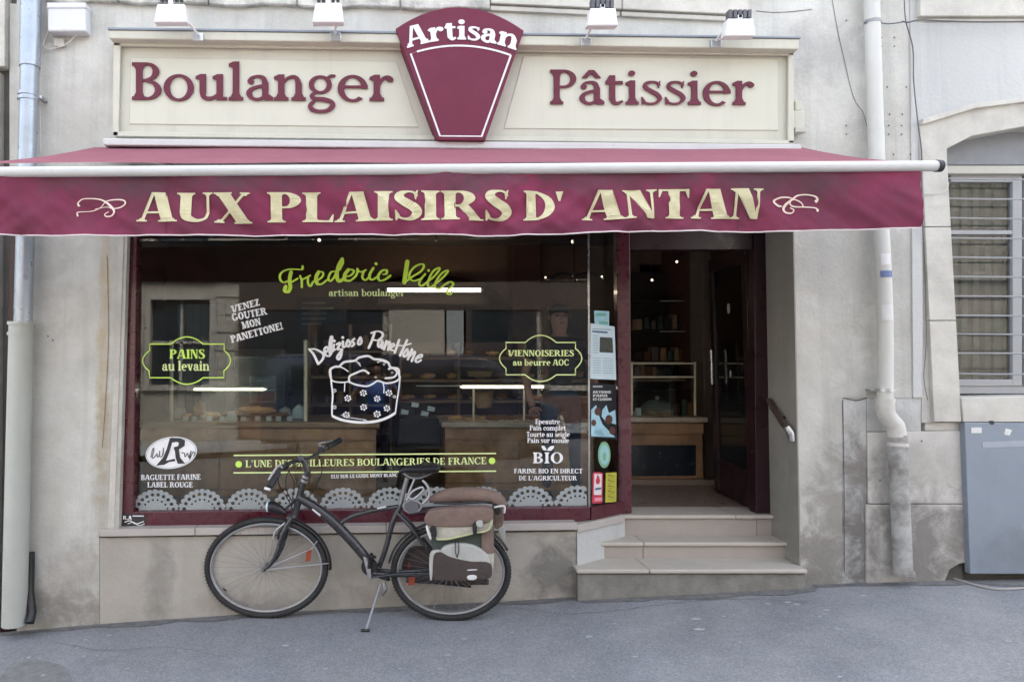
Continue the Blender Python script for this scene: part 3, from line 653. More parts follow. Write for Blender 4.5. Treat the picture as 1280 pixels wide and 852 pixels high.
# left end of building: gap and neighbour
ng = empty('neighbour_building', (-3.4, 0, 0), 'pale stone corner of the next building beyond the left drainpipe', 'building')
slab('stone', [(-300, 900), (-4, 900), (0, 90), (-300, 90)], 0, .4, 'stone', ng, bevel=.006, off=.03)
slab('stone', [(-300, 89), (9, 85), (10, -260), (-300, -260)], 0, .4, 'stone', ng, bevel=.006, off=.035)
slab('wall', [(-8, 900), (22, 900), (22, -260), (-8, -260)], 0, .2, 'joint', ng, bevel=0, off=-.06)
slab('stone', [(10, 288), (21, 288), (21, 3), (10, 3)], 0, .3, 'plaster', ng, bevel=.002, off=-.02)
slab('wooden_post', [(-3, 900), (9, 900), (20, 290), (11, 290)], YP(-.0), .05, 'maroon_dark', ng, bevel=.004, off=-.01)
# ================================================================ SHOP FRONT
sf = empty('shop_window', P(460, 657, .08), 'large bakery display window in a maroon frame with white and green lettering on the glass', 'shop window')
GP = YP(.12)                      # the big pane
FR = YP(.06)
slab('frame_post', [(147.5, 659), (166.5, 659), (172.5, 200), (161, 200)], FR, .1, 'maroon', sf, bevel=.006)
slab('bottom_rail', [(166, 657.5), (722, 652), (738, 648.5), (738, 633), (722, 633.5), (166, 639.5)], FR, .1, 'maroon', sf, bevel=.006, off=-.001)
slab('top_rail', [(166, 222), (738, 222), (738, 200), (166, 200)], FR, .1, 'maroon', sf, bevel=.006, off=-.001)
c0 = P(736, 400, .12); c1 = P(779, 400, .40)
dv = Vector((c1.x-c0.x, c1.y-c0.y, 0)); AP = Plane((c0.x, c0.y, 0), (dv.y, -dv.x, 0))   # the angled return pane
slab('pane', [(165, 643), (736, 637), (736, 215), (169, 215)], GP, .006, 'pane', sf, bevel=0)
slab('pane', [(737.5, 634), (777, 629), (775, 215), (736.5, 215)], AP, .006, 'pane', sf, bevel=0)
slab('glazing_bead', [(735.5, 640), (737.5, 640), (736.5, 215), (734.5, 215)], GP, .012, 'steel', sf, bevel=0, off=.005)
slab('corner_rail', [(738, 650), (779, 642), (779, 626), (738, 633)], AP, .08, 'maroon', sf, bevel=.004, off=.01)
slab('corner_post', [(773, 641), (790, 641), (787, 205), (771, 205)], YP(.36), .09, 'maroon', sf, bevel=.006)
# stone lining at the left of the opening
ss = slab('stone_lining', [(123, 667), (147.5, 667), (160.5, 205), (140, 205)], 0, .1, 'cream_dark', bk, bevel=.004, off=-.02)
slab('lining_strip', [(135, 660), (143, 660), (155.5, 292), (149, 292)], 0, .05, 'stone', bk, bevel=.003, off=.006)
# sill and the angled low wall
slb = empty('sill_ledge', P(420, 668), 'pale tiled ledge running under the bakery window', 'ledge')
n = 5
xs = [124+(722-124)*i/n for i in range(n+1)]
yt = lambda x: 661.5-(x-124)*.0142; 
for a, b in zip(xs, xs[1:]):
    fr = [P(a+.4, yt(a)+9, -.035), P(b-.4, yt(b)+9, -.035), P(b-.4, yt(b), -.035), P(a+.4, yt(a), -.035)]
    MB().prism(fr, [Vector((p.x, .1, p.z)) for p in fr]).build('tile', 'sill_tile', slb, bevel=.004)
a = P(722, 655.5, -.035); b = P(781, 643, .30); th = .055
q = [a, b, b-Vector((0, 0, th)), a-Vector((0, 0, th))]
MB().prism([q[3], q[2], q[1], q[0]], [Vector((p.x-.03, p.y+.14, p.z)) for p in (q[3], q[2], q[1], q[0])]).build('tile', 'sill_tile', slb, bevel=.004)
a = P(721.5, 664, 0); b = P(781, 652, .32)
MB().prism([Vector((a.x, a.y, -.3)), Vector((b.x, b.y, -.3)), b, a], [Vector((a.x-.05, a.y+.3, -.3)), Vector((b.x-.05, b.y+.3, -.3)), b+Vector((-.05, .3, 0)), a+Vector((-.05, .3, 0))]).build('wall', 'white_plaster' if 'white_plaster' in M else 'plaster_lilac', bk, bevel=0)
# right reveal of the doorway, painted grey-green
a0, a1 = P(990, 205, .0), P(1004, 900, .0)
MB().prism([(a0.x-.005, -.003, a0.z), (a0.x-.005, .55, a0.z), (a1.x-.005, .55, a1.z), (a1.x-.005, -.003, a1.z)], [(a0.x+.004, -.003, a0.z), (a0.x+.004, .55, a0.z), (a1.x+.004, .55, a1.z), (a1.x+.004, -.003, a1.z)]).build('reveal', mat('reveal', (.29, .275, .24), .8, var=.1, vs=3, bump=.002, coords='World', streak=.1, stains=[(3.05, .6, .5, .5, (.17, .17, .15), .5)]), bk)
# ---------------- steps
st_ = empty('entrance_steps', P(860, 725, -.08), 'three beige tiled steps with rounded nosings up to the bakery door', 'steps')
def stepx(xl, xr, y, Yf, Yb, tk, seams):
    A = P(xl, y, Yf); B = P(xr, y, Yf); z = A.z
    cuts = [xl]+seams+[xr]
    for u, v_ in zip(cuts, cuts[1:]):
        pu, pv_ = P(u, y, Yf), P(v_, y, Yf)
        zu, zv = pu.z, pv_.z
        MB().prism([(pu.x+.0015, Yf, z-tk), (pv_.x-.0015, Yf, z-tk), (pv_.x-.0015, Yf, z), (pu.x+.0015, Yf, z)], [(pu.x+.0015, Yb, z-tk), (pv_.x-.0015, Yb, z-tk), (pv_.x-.0015, Yb, z), (pu.x+.0015, Yb, z)]).build('tread', 'tile_edge', st_, bevel=.008, seg=3)
    return z
def riser(xl, xr, ytop, ybot, Y, cuts, m='tile'):
    c = [xl]+cuts+[xr]
    for u, v_ in zip(c, c[1:]):
        slab('riser', [(u+.35, ybot), (v_-.35, ybot), (v_-.35, ytop), (u+.35, ytop)], YP(Y), .02, m, st_, bevel=.001)
    slab('riser_backing', [(xl+1, ybot), (xr-1, ybot), (xr-1, ytop), (xl+1, ytop)], YP(Y+.012), .2, 'grout', st_, bevel=0)
z1 = stepx(721, 1010, 711.5, -.10, .2, .028, [812])
z2 = stepx(750, 992, 677.5, .15, .40, .028, [805])
z3 = stepx(779, 976, 643.5, .32, .62, .028, [920])
riser(722, 1007, 717, 760, -.07, [], mat('riser_grime', (.22, .21, .185), .9, var=.3, vs=8, bump=.004, coords='World'))
riser(749.5, 990, 682, 707, .175, [804])
riser(779, 973, 648, 674.5, .345, [946])
# ---------------- handrail
hr = empty('handrail', P(985, 545, .0), 'short brown metal handrail fixed to the doorway reveal', 'handrail')
xr_ = 2.965
def on_rev(px, y): return None
hp = [P(963, 503, .31), P(973, 522, .15), P(986, 541, .03), P(990, 551, .03)]
tube('rail', [P(961, 500, .31), P(969, 513, .2), P(978, 528, .09), P(985, 537, .03)], .021, mat('rail_brown', (.085, .055, .045), .3, metal=.3), hr, sm=4, n=12)
tube('end_cap', [P(983, 533, .03), P(988, 541, .02), P(990, 551, .02)], [.022, .027, .02], 'steel', hr, n=12)
tube('bracket', [P(974, 521, .14), P(990, 522, .14)], .008, 'black', hr, n=8)
# ---------------- door
dr = empty('shop_door', P(915, 640, .5), 'dark maroon glazed bakery door standing open inwards', 'door')
slab('door_frame', [(945, 641), (964, 641), (957, 205), (942, 205)], YP(.36), .1, 'maroon_dark', bk, bevel=.005)
slab('door_head', [(788, 312), (946, 312), (945, 210), (786, 210)], YP(.38), .1, 'maroon_dark', bk, bevel=.005)
A = P(945, 640, .46); A.z = z3; B = Vector((3.02, 1.22, z3)); top = 2.62
dvv = (B-A); dvv.z = 0; Ld = dvv.length; du = dvv.normalized(); DP = Plane(A, (-du.y*-1, -du.x, 0) if False else (du.y*-1, du.x, 0))
nn = Vector((-du.y, du.x, 0))
def leafbox(u0, u1, za, zb, name, m, t=.04, o=0.0):
    pts = [A+du*u0+Vector((0, 0, za)), A+du*u1+Vector((0, 0, za)), A+du*u1+Vector((0, 0, zb)), A+du*u0+Vector((0, 0, zb))]
    return MB().prism([p+nn*(t/2+o) for p in pts], [p-nn*(t/2-o) for p in pts]).build(name, m, dr, bevel=.003 if t > .01 else 0)
H_ = top-z3-.02
leafbox(0, .09, .012, H_, 'stile', 'maroon_dark'); leafbox(Ld-.09, Ld, .012, H_, 'stile', 'maroon_dark')
leafbox(.09, Ld-.09, .012, .30, 'kick_panel', 'maroon_dark', t=.036); leafbox(.09, Ld-.09, H_-.12, H_, 'top_rail', 'maroon_dark', t=.036)
leafbox(.09, Ld-.09, .30, H_-.12, 'pane', 'pane_door', t=.006)
hd = A+du*(Ld-.12)+nn*.06
tube('handle', [hd+Vector((0, 0, .95)), hd+Vector((0, 0, 1.25))], .012, 'steel', dr)
# door sign ornaments seen as small pale decals
for zz, s_ in ((1.6, .03), (1.05, .02)):
    c = A+du*(Ld*.5)+nn*.008
    MB().add([c+du*s_*math.cos(a)+Vector((0, 0, zz+s_*1.5*math.sin(a))) for a in [2*math.pi*i/16 for i in range(16)]], [tuple(range(16))]).build('sticker', 'cream_dark', dr)
# ================================================================ SIGN BOARD
sg = empty('fascia_sign', P(565, 180, -.1), 'cream fascia sign board reading Boulanger and Pâtissier above the awning', 'sign')
S1 = YP(-.10); S2 = YP(-.18)
slab('board', [(144, 172), (988, 182), (988, 60), (144, 50)], S1, .1, 'cream', sg, bevel=.004)
slab('cornice', [(138, 50.5), (996, 64), (996, 51), (138, 40)], S2, .18, 'cream', sg, bevel=.008, off=.03)
slab('cornice', [(137, 40), (997, 51), (997, 49), (137, 37.5)], S2, .2, 'cabinet_grey', sg, bevel=.001, off=.04)
slab('cornice', [(143, 56), (990, 68), (990, 64.5), (143, 51)], S1, .05, 'cream_dark', sg, bevel=.003, off=.05)
# raised frame mouldings
for pts in ([(143, 60), (989, 72), (989, 66), (143, 54)], [(143, 172), (989, 182), (989, 177), (143, 166)], [(143, 172), (150, 172), (153, 56), (144, 56)], [(982, 181), (989, 181), (989, 67), (982, 67)]):
    slab('frame', pts, S1, .02, 'cream', sg, bevel=.005, off=.035)
def panel(pts, name='panel'):
    cx = sum(p[0] for p in pts)/len(pts); cy = sum(p[1] for p in pts)/len(pts)
    slab('panel_groove', pts, S1, .004, 'cream_dark', sg, bevel=0, off=.0015)
    # inset by shrinking toward the centre
    k = []
    n = len(pts)
    for i in range(n):
        a, b, c = pts[i-1], pts[i], pts[(i+1) % n]
        def u(p, q): d = math.hypot(q[0]-p[0], q[1]-p[1]); return ((q[0]-p[0])/d, (q[1]-p[1])/d)
        e1, e2 = u(b, a), u(b, c); s_ = abs(e1[0]*e2[1]-e1[1]*e2[0]); k.append((b[0]+(e1[0]+e2[0])/s_*.9, b[1]+(e1[1]+e2[1])/s_*.9))
    slab(name, k, S1, .008, 'cream_panel', sg, bevel=.0015, off=.006)
panel([(161.5, 156), (524, 160), (496, 77), (163, 72)])
panel([(629, 161.5), (973, 164), (973, 73.5), (654, 70)])
letters = text('letter', 'Boulanger', 166, 491.5, 126, 46.5, YP(-.10), 'maroon_letter', sg, thick=.008, off=.022, each=True, yb1=127.5, S=.138, H=.068, o=.085, t=.085, gap=.035)
letters += text('letter', 'Pâtissier', 687, 941, 131.5, 43, YP(-.10), 'maroon_letter', sg, thick=.008, off=.022, each=True, yb1=132.5, S=.138, H=.068, o=.08, t=.085, gap=.045)
slab('ledge_moulding', [(129, 181.5), (1004, 189.5), (1001, 180), (127, 172.5)], YP(-.2), .2, 'white_metal', sg, bevel=.01, seg=3)
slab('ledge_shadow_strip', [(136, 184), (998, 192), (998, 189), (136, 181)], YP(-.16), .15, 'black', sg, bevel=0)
# keystone emblem
ks = empty('keystone_emblem', P(575, 176, -.25), 'wine red keystone shaped sign reading Artisan in the middle of the fascia', 'sign')
def arcpts(x0, y0, xm, ym, x1, y1, n=16):
    return [(x0+(x1-x0)*t, (1-t)**2*y0+2*t*(1-t)*(2*ym-(y0+y1)/2)+t*t*y1) for t in [i/n for i in range(n+1)]]
KP = YP(-.24)
out = arcpts(494.5, 36, 573, 9, 655, 38.5)+[(606.6, 175.7), (547.3, 175)]
slab('shield', out[::-1], KP, .14, 'wine_key', ks, bevel=.005)
ln = arcpts(513.4, 67.5, 573, 57.5, 638.5, 69.5)+[(602, 170.6), (550, 170.2)]
shape('outline', ribbon(ln, 2.3, closed=True), KP, 'white_paint', ks, off=.004, thick=.004)
def artx(x, y):
    # baseline along an arc; local up is the arc's normal
    t = (x-510)/(645-510); a, b = (510, 60.5), (645, 63.5); ym = 50.0
    Y = (1-t)**2*a[1]+2*t*(1-t)*(2*ym-(a[1]+b[1])/2)+t*t*b[1]; k = (t-.5)*2*.30; up = 0-y
    return (x+up*k*1.0, Y-up)
for q in textpolys('Artisan', 510, 645, 0, 24.5, S=.21, H=.1, o=.075, t=.09, gap=.05):
    shape('letter', [[artx(*p) for p in pl] for pl in q], KP, 'white_paint', ks, off=.006, thick=.006)
# ================================================================ AWNING
aw = empty('awning', P(560, 185, -.05), 'long wine red fabric awning with a lettered valance hanging over the shop front', 'awning')
AX0, AX1, AY = -2.28, 3.0, -1.2
zb = P(560, 184.5, -.13).z; zf = P(560, 203.5, AY).z
v = []; f = []; nx, ny = 60, 10
xa0, xa1 = P(118, 184, -.13).x, P(1002, 192, -.13).x; xf0, xf1 = P(-40, 204, AY).x, P(1162, 204, AY).x
for j in range(ny+1):
    t = j/ny
    for i in range(nx+1):
        s_ = i/nx; x = (xa0+(xa1-xa0)*s_)*(1-t)+(xf0+(xf1-xf0)*s_)*t
        v.append((x, -.13+(AY+.13)*t, zb+(zf-zb)*t-.018*math.sin(math.pi*t)+.003*math.sin(x*5+t*3)))
for j in range(ny):
    for i in range(nx): a = j*(nx+1)+i; f.append((a, a+1, a+nx+2, a+nx+1))
link('canopy', v, f, 'awning_top', aw, smooth=True)
P0 = P(-45, 215.5, AY); P1 = P(1172, 207.5, AY)
tube('front_bar', [P0, P1], .030, 'white_metal', aw, n=20)
MB().tube([P1-Vector((.01, 0, 0)), P1+Vector((.018, 0, 0))], .034, 20).build('end_cap', 'black', aw, smooth=True)
def wave(x, z):
    d = z-2.6
    s2 = lambda q: math.sin(q)**3
    e = .012*math.sin(2.1*x+.4+d*3)+.010*math.sin(4.7*x-6*d)+.007*s2(9*x+17*d+1)+.006*s2(13*x-19*d)*(1+math.sin(1.7*x))+.005*s2(21*x+24*d+2*math.sin(x*3))
    return 1.35*e*(.25+max(0, 2.85-z)*3.4)
VP = YP(AY)
def vfn(px, py, off=0.0):
    p = VP.pt(px, py); p.y = AY+.004-wave(p.x, p.z)-off; return p
v = []; f = []; nx, ny = 260, 18
for j in range(ny+1):
    t = j/ny
    for i in range(nx+1):
        x = -42+(1150+42)*i/nx; yt_ = 219-(x/1150)*8; yb_ = 293.2-max(0, x-640)/510*9.2+1.0*math.sin(x*.013); v.append(vfn(x, yt_+(yb_-yt_)*t))
for j in range(ny):
    for i in range(nx): a = j*(nx+1)+i; f.append((a, a+nx+1, a+nx+2, a+1))
o = link('valance', v, f, 'awning_wine', aw, smooth=True)
hem = [vfn(-42+1192*i/160, 293.4-max(0, -42+1192*i/160-640)/510*9.2+1.0*math.sin((-42+1192*i/160)*.013)) for i in range(161)]
MB().tube(hem, .0042, 6).build('hem', 'trim_white', aw, smooth=True)
mat('seam_thread', (.10, .02, .045), .9, var=.1)
for x_ in (207.5, 568, 927):
    shape('seam', ribbon([(x_-.5, 219), (x_, 250), (x_+.3, 291-max(0, x_-640)/510*9)], 1.0), VP, 'seam_thread', aw, fn=lambda x, y: vfn(x, y, .0035), grid=6)
ax = [(s_, a, b, yb_, y1) for s_, a, b, yb_, y1 in (('AUX', 172, 314, 277, 278), ('PLAISIRS', 333.5, 637, 277, 276), ("D'", 654, 709, 276, 275.5), ('ANTAN', 729, 956, 275, 272))]
for s_, a, b, yb_, y1 in ax:
    for q in textpolys(s_, a, b, yb_, 37, yb1=y1, S=.27, H=.065, o=.085, t=.05, gap=.03):
        shape('letter', q, VP, 'valance_cream', aw, fn=lambda x, y: vfn(x, y, .0065), grid=5)
def sc1(px, py): return (60+px/5.333, 220+py/5.333)
def sc2(px, py): return (940+px/10.67, 220+py/10.67)
fl1 = [([(190, 265), (185, 240), (215, 232), (300, 222), (350, 200), (385, 165), (440, 155), (500, 160), (510, 185), (470, 210), (425, 215), (385, 205), (300, 215)], [9, 6, 4, 5, 5, 6, 7, 8, 8, 7, 5, 4, 4]),
       ([(195, 195), (185, 175), (220, 150), (300, 148), (360, 160), (410, 195), (440, 235), (420, 262), (380, 265), (370, 250), (400, 235)], [12, 8, 6, 7, 9, 13, 12, 8, 7, 6, 5])]
fl2 = [([(900, 460), (915, 440), (870, 410), (720, 405), (600, 395), (550, 365), (560, 310), (620, 310), (690, 350), (710, 395)], [28, 20, 14, 14, 16, 14, 12, 12, 14, 14]),
       ([(890, 330), (920, 300), (880, 255), (760, 235), (640, 250), (560, 310), (490, 370), (470, 430), (500, 470), (570, 480), (600, 440), (550, 410)], [36, 26, 16, 14, 18, 24, 30, 26, 20, 16, 14, 12]),
       ([(570, 290), (500, 272), (400, 280), (330, 325), (400, 380), (450, 385)], [12, 16, 18, 26, 22, 12])]
for fl_, sf_, k in ((fl1, sc1, 5.333), (fl2, sc2, 10.67)):
    pl = []
    for pts, ws in fl_:
        pp = crom([(*sf_(*p), w_/k) for p, w_ in zip(pts, ws)], 7); pl += ribbon([p[:2] for p in pp], [p[2]*1.15 for p in pp])
    shape('flourish', pl, VP, 'valance_pink', aw, fn=lambda x, y: vfn(x, y, .0065))
for x in (.2, 2.4, -1.6):
    tube('folding_arm', [(x, -.16, zb-.1), (x+.35, -.65, zb-.3), (x, -1.17, zf-.03)], .018, 'white_metal', aw, n=8)
# ================================================================ FLOODLIGHTS
def flood(px0, py0, px1, py1, ax_, ay_, cx, cy, label, sink):
    Y = -.42
    o = empty('floodlight', P(cx, cy, -.24), label, 'floodlight', 'white floodlights on arms above the sign')
    FPl = YP(Y)
    slab('housing', [(px0-2, py1), (px1+2, py1), (px1-1, py0), (px0+2, py0)], FPl, .07, 'white_paint', o, bevel=.008)
    m_ = (px0+px1)/2
    if sink:
        for i in range(5): slab('cooling_fin', rect(m_-14+i*6, sink[0], m_-10+i*6, sink[1]), YP(Y+.02), .05, 'cable', o, bevel=0)
    slab('cable_gland', rect(m_-3, py0-5, m_+3, py0), YP(Y+.02), .03, 'white_paint', o, bevel=.003)
    tube('arm', [P(ax_, ay_, Y+.04), P((ax_+cx)/2, (ay_+cy)/2, -.34), P(cx, cy, -.25)], .008, 'white_paint', o, n=8)
    slab('bracket', rect(cx-6, cy-2, cx+7, cy+8), YP(-.235), .03, 'steel', o, bevel=.003)
    return o
flood(194, 5, 232, 28, 233, 24, 247, 43, 'leftmost white floodlight above the word Boulanger, arm to its right', (-8, -1))
flood(392, 4, 428, 28, 420, 26, 419, 43, 'second white floodlight just left of the keystone emblem', (-8, -1))
flood(736, 10, 771, 32, 741, 32, 732, 49, 'white floodlight just right of the keystone emblem with dark heat sink', (-2, 9))
flood(908, 23, 943, 45, 909, 33, 895, 51, 'rightmost white floodlight at the end of the sign', (12, 22))
# ================================================================ PIPES, BOXES, CABLES
lp = empty('drainpipe', P(18, 780, -.1), 'grey metal rainwater pipe with a wider plastic lower section at the left edge', 'drainpipe')
q = lambda x, y: P(x, y, -.11)
tube('pipe', [q(39, -20), q(37, 84)], .072, 'zinc', lp, n=24)
tube('pipe', [q(37, 84), q(33, 240), q(29, 402)], .063, 'zinc', lp, n=24)
tube('pipe', [q(27, 402), q(24, 520), q(18, 780)], .082, 'pvc_grey', lp, n=24)
for x, y, r in ((35.3, 118, .071), (35.2, 124, .071), (26.5, 404, .09), (26, 417, .088)): tube('collar', [q(x, y-2), q(x-.2, y+2)], r, 'zinc' if y < 200 else 'pvc_grey', lp, n=24)
slab('wall_clip', rect(46, 119, 52, 123), YP(-.1), .1, 'steel', lp, bevel=.002)
tag(tube('black_hose', [P(38, 690, -.05), P(37, 740, -.06), P(40, 765, -.1), P(37, 778, -.14)], .03, 'black', n=12), 'short black rubber pipe end beside the left drainpipe on the pavement', 'pipe')
rp = empty('drainpipe', P(1129, 716, -.1), 'white downpipe right of the door with an offset bend into a stained iron lower section', 'drainpipe')
q = lambda x, y: P(x, y, -.09)
tube('pipe', [q(1089, -20), q(1096, 200), q(1102, 300), q(1106, 400), q(1106.5, 500)], .051, 'pvc_white', rp, n=24, sm=3)
tube('bend', [q(1106.5, 497), q(1107, 514), q(1112, 524), q(1119, 532), q(1121.5, 545)], .058, 'pipe_cream', rp, n=24, sm=4)
tube('iron_pipe', [q(1121.5, 543), q(1124, 600), q(1129, 716)], .058, 'pipe_iron', rp, n=24)
for x, y, r, m_ in ((1106.5, 487, .058, 'steel'), (1122, 555, .064, 'pipe_cream'), (1129, 715, .068, 'pipe_iron'), (1106.5, 500, .06, 'pipe_cream'), (1090.5, 28, .054, 'bar_metal')): tube('collar', [q(x, y-2), q(x+.1, y+2)], r, m_, rp, n=24)
slab('wall_clip', rect(1089, 486, 1123, 488.5), YP(-.06), .06, 'steel', rp, bevel=.001)
for (x0, y0, x1, y1, m_, lb) in ((1096, 339, 1110, 347, 'sticker_blue', 'faded blue sticker with white marks'), (1096, 318, 1106, 332, 'sticker_white', 'faded pink and white sticker'), (1097.5, 381, 1110, 401, 'paper', 'torn pale sticker remnant')):
    # bent round the pipe
    c0_ = q(1103, (y0+y1)/2); zt = q(1103, y0).z; zb_ = q(1103, y1).z; x0w = q(x0, y0).x; x1w = q(x1, y0).x; vv = []; n = 8; cxp = q(1102+(y0-300)*.04, y0).x
    for i in range(n+1):
        x = x0w+(x1w-x0w)*i/n; dx = max(-.0535, min(.0535, x-cxp)); yy = -.09-math.sqrt(.0545**2-dx*dx); vv += [(cxp+dx, yy, zt), (cxp+dx, yy, zb_)]
    link('sticker', vv, [(2*i, 2*i+1, 2*i+3, 2*i+2) for i in range(n)], m_, rp, label=lb)
jb_ = empty('junction_box', P(82, 40, -.1), 'pale grey plastic junction box high on the wall beside the left drainpipe', 'junction box')
slab('casing', rect(59, 7, 107, 39), YP(-.1), .1, 'box_plastic', jb_, bevel=.012, seg=3); slab('lid', rect(58, 3, 107, 10), YP(-.11), .1, 'box_plastic', jb_, bevel=.008)
slab('screw', disc(81, 35, 1.6)[::-1], YP(-.104), .004, 'white_paint', jb_, bevel=0)
tag(tube('wall_cable', [P(62, 38, -.05), P(54, 55, -.03), P(60, 61, -.03), P(80, 57, -.03), P(97, 42, -.05)], .004, 'cable_white', n=6, sm=5), 'thin white cable looping under the grey junction box', 'cable')
tag(slab('cable_box', rect(67, 48, 80, 58), YP(-.03), .03, 'cream_dark', bevel=.004), 'small square fitting on the wall under the junction box', 'fitting')
tag(tube('wall_cable', [P(61, 36, -.02), P(54, 60, -.015), P(51, 90, -.015), P(50, 130, -.015), P(51, 190, -.015)], .003, 'cable_white', n=6, sm=5), 'thin pale cable running down beside the left drainpipe', 'cable')
sb_ = empty('sensor_box', P(1000, 160, -.06), 'small cream electrical socket box on the wall right of the sign', 'electrical box')
slab('casing', rect(991, 138, 1006, 161), YP(-.07), .07, 'cream', sb_, bevel=.006); slab('cap', rect(994, 126, 1003, 138), YP(-.05), .04, 'cream', sb_, bevel=.006); slab('socket', rect(994, 159, 1008, 165), YP(-.075), .05, 'cream_dark', sb_, bevel=.003)
tag(tube('wall_cable', [P(1130, -10, -.035), P(1132, 25, -.06), P(1141, 60, -.035), P(1142, 100, -.035), P(1147, 150, -.05), P(1152, 190, -.05), P(1152, 230, -.05), P(1154, 300, -.05)], .0042, 'cable', n=6, sm=5), 'dark cable running down the wall past the stone window surround', 'cable')
tag(tube('wall_cable', [P(1128, 27, -.06), P(1136, 28, -.1), P(1150, 25, -.1), P(1180, 26.5, -.1), P(1230, 27.5, -.1), P(1290, 27, -.1)], .006, 'cable', n=6, sm=5), 'dark cable strung horizontally under the stone band at the top right', 'cable')
tag(tube('wall_cable', [P(1080, 29, -.1), P(1095, 28, -.1), P(1110, 30, -.03), P(1128, 28, -.05)], .0045, 'cable', n=6, sm=5), 'thin dark cable wrapped from the white downpipe', 'cable')
tag(tube('wall_cable', [P(1186, 228, -.04), P(1183, 238, -.04), P(1172, 242, -.04), P(1155, 242, -.04)], .003, 'cable_white', n=6, sm=5), 'thin white cable curving across the window jamb', 'cable')
# utility cabinet
uc = empty('utility_cabinet', P(1250, 720, -.06), 'blue grey sheet metal utility cabinet under the stone window', 'cabinet')
slab('door_panel', [(1213, 717), (1400, 717), (1400, 529), (1206, 528)], YP(-.05), .05, 'cabinet_grey', uc, bevel=.005)
slab('sticker', [(1214, 541), (1227, 541), (1227, 534), (1214, 534)], YP(-.052), .003, 'paper', uc, bevel=0, off=.001); slab('sticker', [(1255, 543), (1262, 544), (1265, 537), (1257, 535)], YP(-.052), .003, 'paper', uc, bevel=0, off=.001)
slab('tape_mark', [(1228, 560), (1400, 552), (1400, 546), (1228, 552)], YP(-.052), .002, mat('tape', (.30, .33, .37), .5), uc, bevel=0, off=.001)
slab('lock', disc(1240, 528, 2.5)[::-1], YP(-.05), .02, 'black', uc, bevel=0, off=.004)
tag(tube('cast_iron_edge', [onground(1190, 722, .008), onground(1228, 733, .008), onground(1255, 736, .008), onground(1300, 733, .008)], .009, 'kerbstone', n=8, sm=4), 'pale curved edge strip let into the pavement before the grey cabinet', 'edging')
# ================================================================ LETTERING AND FILM ON THE GLASS
VO = .004
def Z(zx, zy, ox, oy, k): return (ox+zx/k, oy+zy/k)
def vin(name, polys, m, label=None, pl=GP, off=VO): return shape(name, polys, pl, m, sf, off=off, label=label)
def vtext(s, x0, x1, yb, cap, m, label=None, yb1=None, xf=None, **k):
    k = {**dict(S=.2, H=.08, o=.07, t=.07, gap=.05), **k}
    L = textpolys(s, x0, x1, yb, cap, yb1=yb1, **k)
    pl = [p for q in L for p in q]
    if xf: pl = [[xf(*p) for p in q] for q in pl]
    return vin('lettering', pl, m, label)
vtext('PAINS', 212, 256, 448, 11.5, 'vinyl_lime', 'green capital lettering of bread sign', S=.22)
vtext('au levain', 203, 262, 463, 12, 'vinyl_pale', 'small green lettering of bread sign', S=.2)
def cart(pts, k, ox, oy):  # rectangle with bulging sides
    o = []
    for p in pts:
        if len(p) == 2: o.append(Z(*p, ox, oy, k))
        else:
            a, m_, b = p; 
            for i in range(13):
                t = i/12; c = (2*m_[0]-(a[0]+b[0])/2, 2*m_[1]-(a[1]+b[1])/2)
                o.append(Z((1-t)**2*a[0]+2*t*(1-t)*c[0]+t*t*b[0], (1-t)**2*a[1]+2*t*(1-t)*c[1]+t*t*b[1], ox, oy, k))
    return o
c1_ = cart([(168, 532), ((262, 532), (333, 500), (405, 532)), (498, 532), ((498, 560), (527, 605), (497, 650)), (497, 681), ((405, 681), (333, 710), (262, 681)), (168, 681), ((165, 650), (137, 605), (168, 560))], 3.55, 140, 280)
vin('cartouche', ribbon(c1_, 1.5, closed=True), 'vinyl_lime', 'green outline cartouche')
c2_ = cart([(612, 525), ((697, 525), (765, 493), (835, 525)), (920, 525), ((920, 552), (948, 595), (920, 640)), (920, 668), ((835, 668), (765, 698), (697, 668)), (612, 668), ((612, 640), (583, 595), (612, 552))], 3.55, 460, 280)
vin('cartouche', ribbon(c2_, 1.4, closed=True), 'vinyl_pale', 'pale green outline cartouche')
vtext('VIENNOISERIES', 635, 717, 445, 7.6, 'vinyl_pale', S=.22, H=.1)
vtext('au beurre AOC', 641, 711, 456.5, 7.6, 'vinyl_pale', S=.22, H=.1)
vtext('artisan boulanger', 411, 506, 370, 8.6, 'vinyl_pale', S=.18)
# VENEZ GOUTER MON PANETTONE!
def rot(cx, cy, a):
    a = R(a); c, s_ = math.cos(a), math.sin(a); return lambda x, y: (cx+(x-cx)*c+(y-cy)*s_, cy-(x-cx)*s_+(y-cy)*c)
kk = dict(S=.26, H=.15, o=.09, t=.13, gap=.04)
vtext('VENEZ', 290, 326, 386, 8.5, 'vinyl_white', 'white distressed lettering, first line', xf=rot(308, 386, 15), **kk)
vtext('GOUTER', 290, 334.5, 397, 9, 'vinyl_white', 'white distressed lettering, second line', xf=rot(312, 395, 11), **kk)
vtext('MON', 303, 327, 408.5, 9, 'vinyl_white', 'white distressed lettering, third line', xf=rot(315, 408, 13), **kk)
vtext('PANETTONE!', 288, 355, 420, 9, 'vinyl_white', 'white distressed lettering, last line', xf=rot(321, 418, 15), **kk)
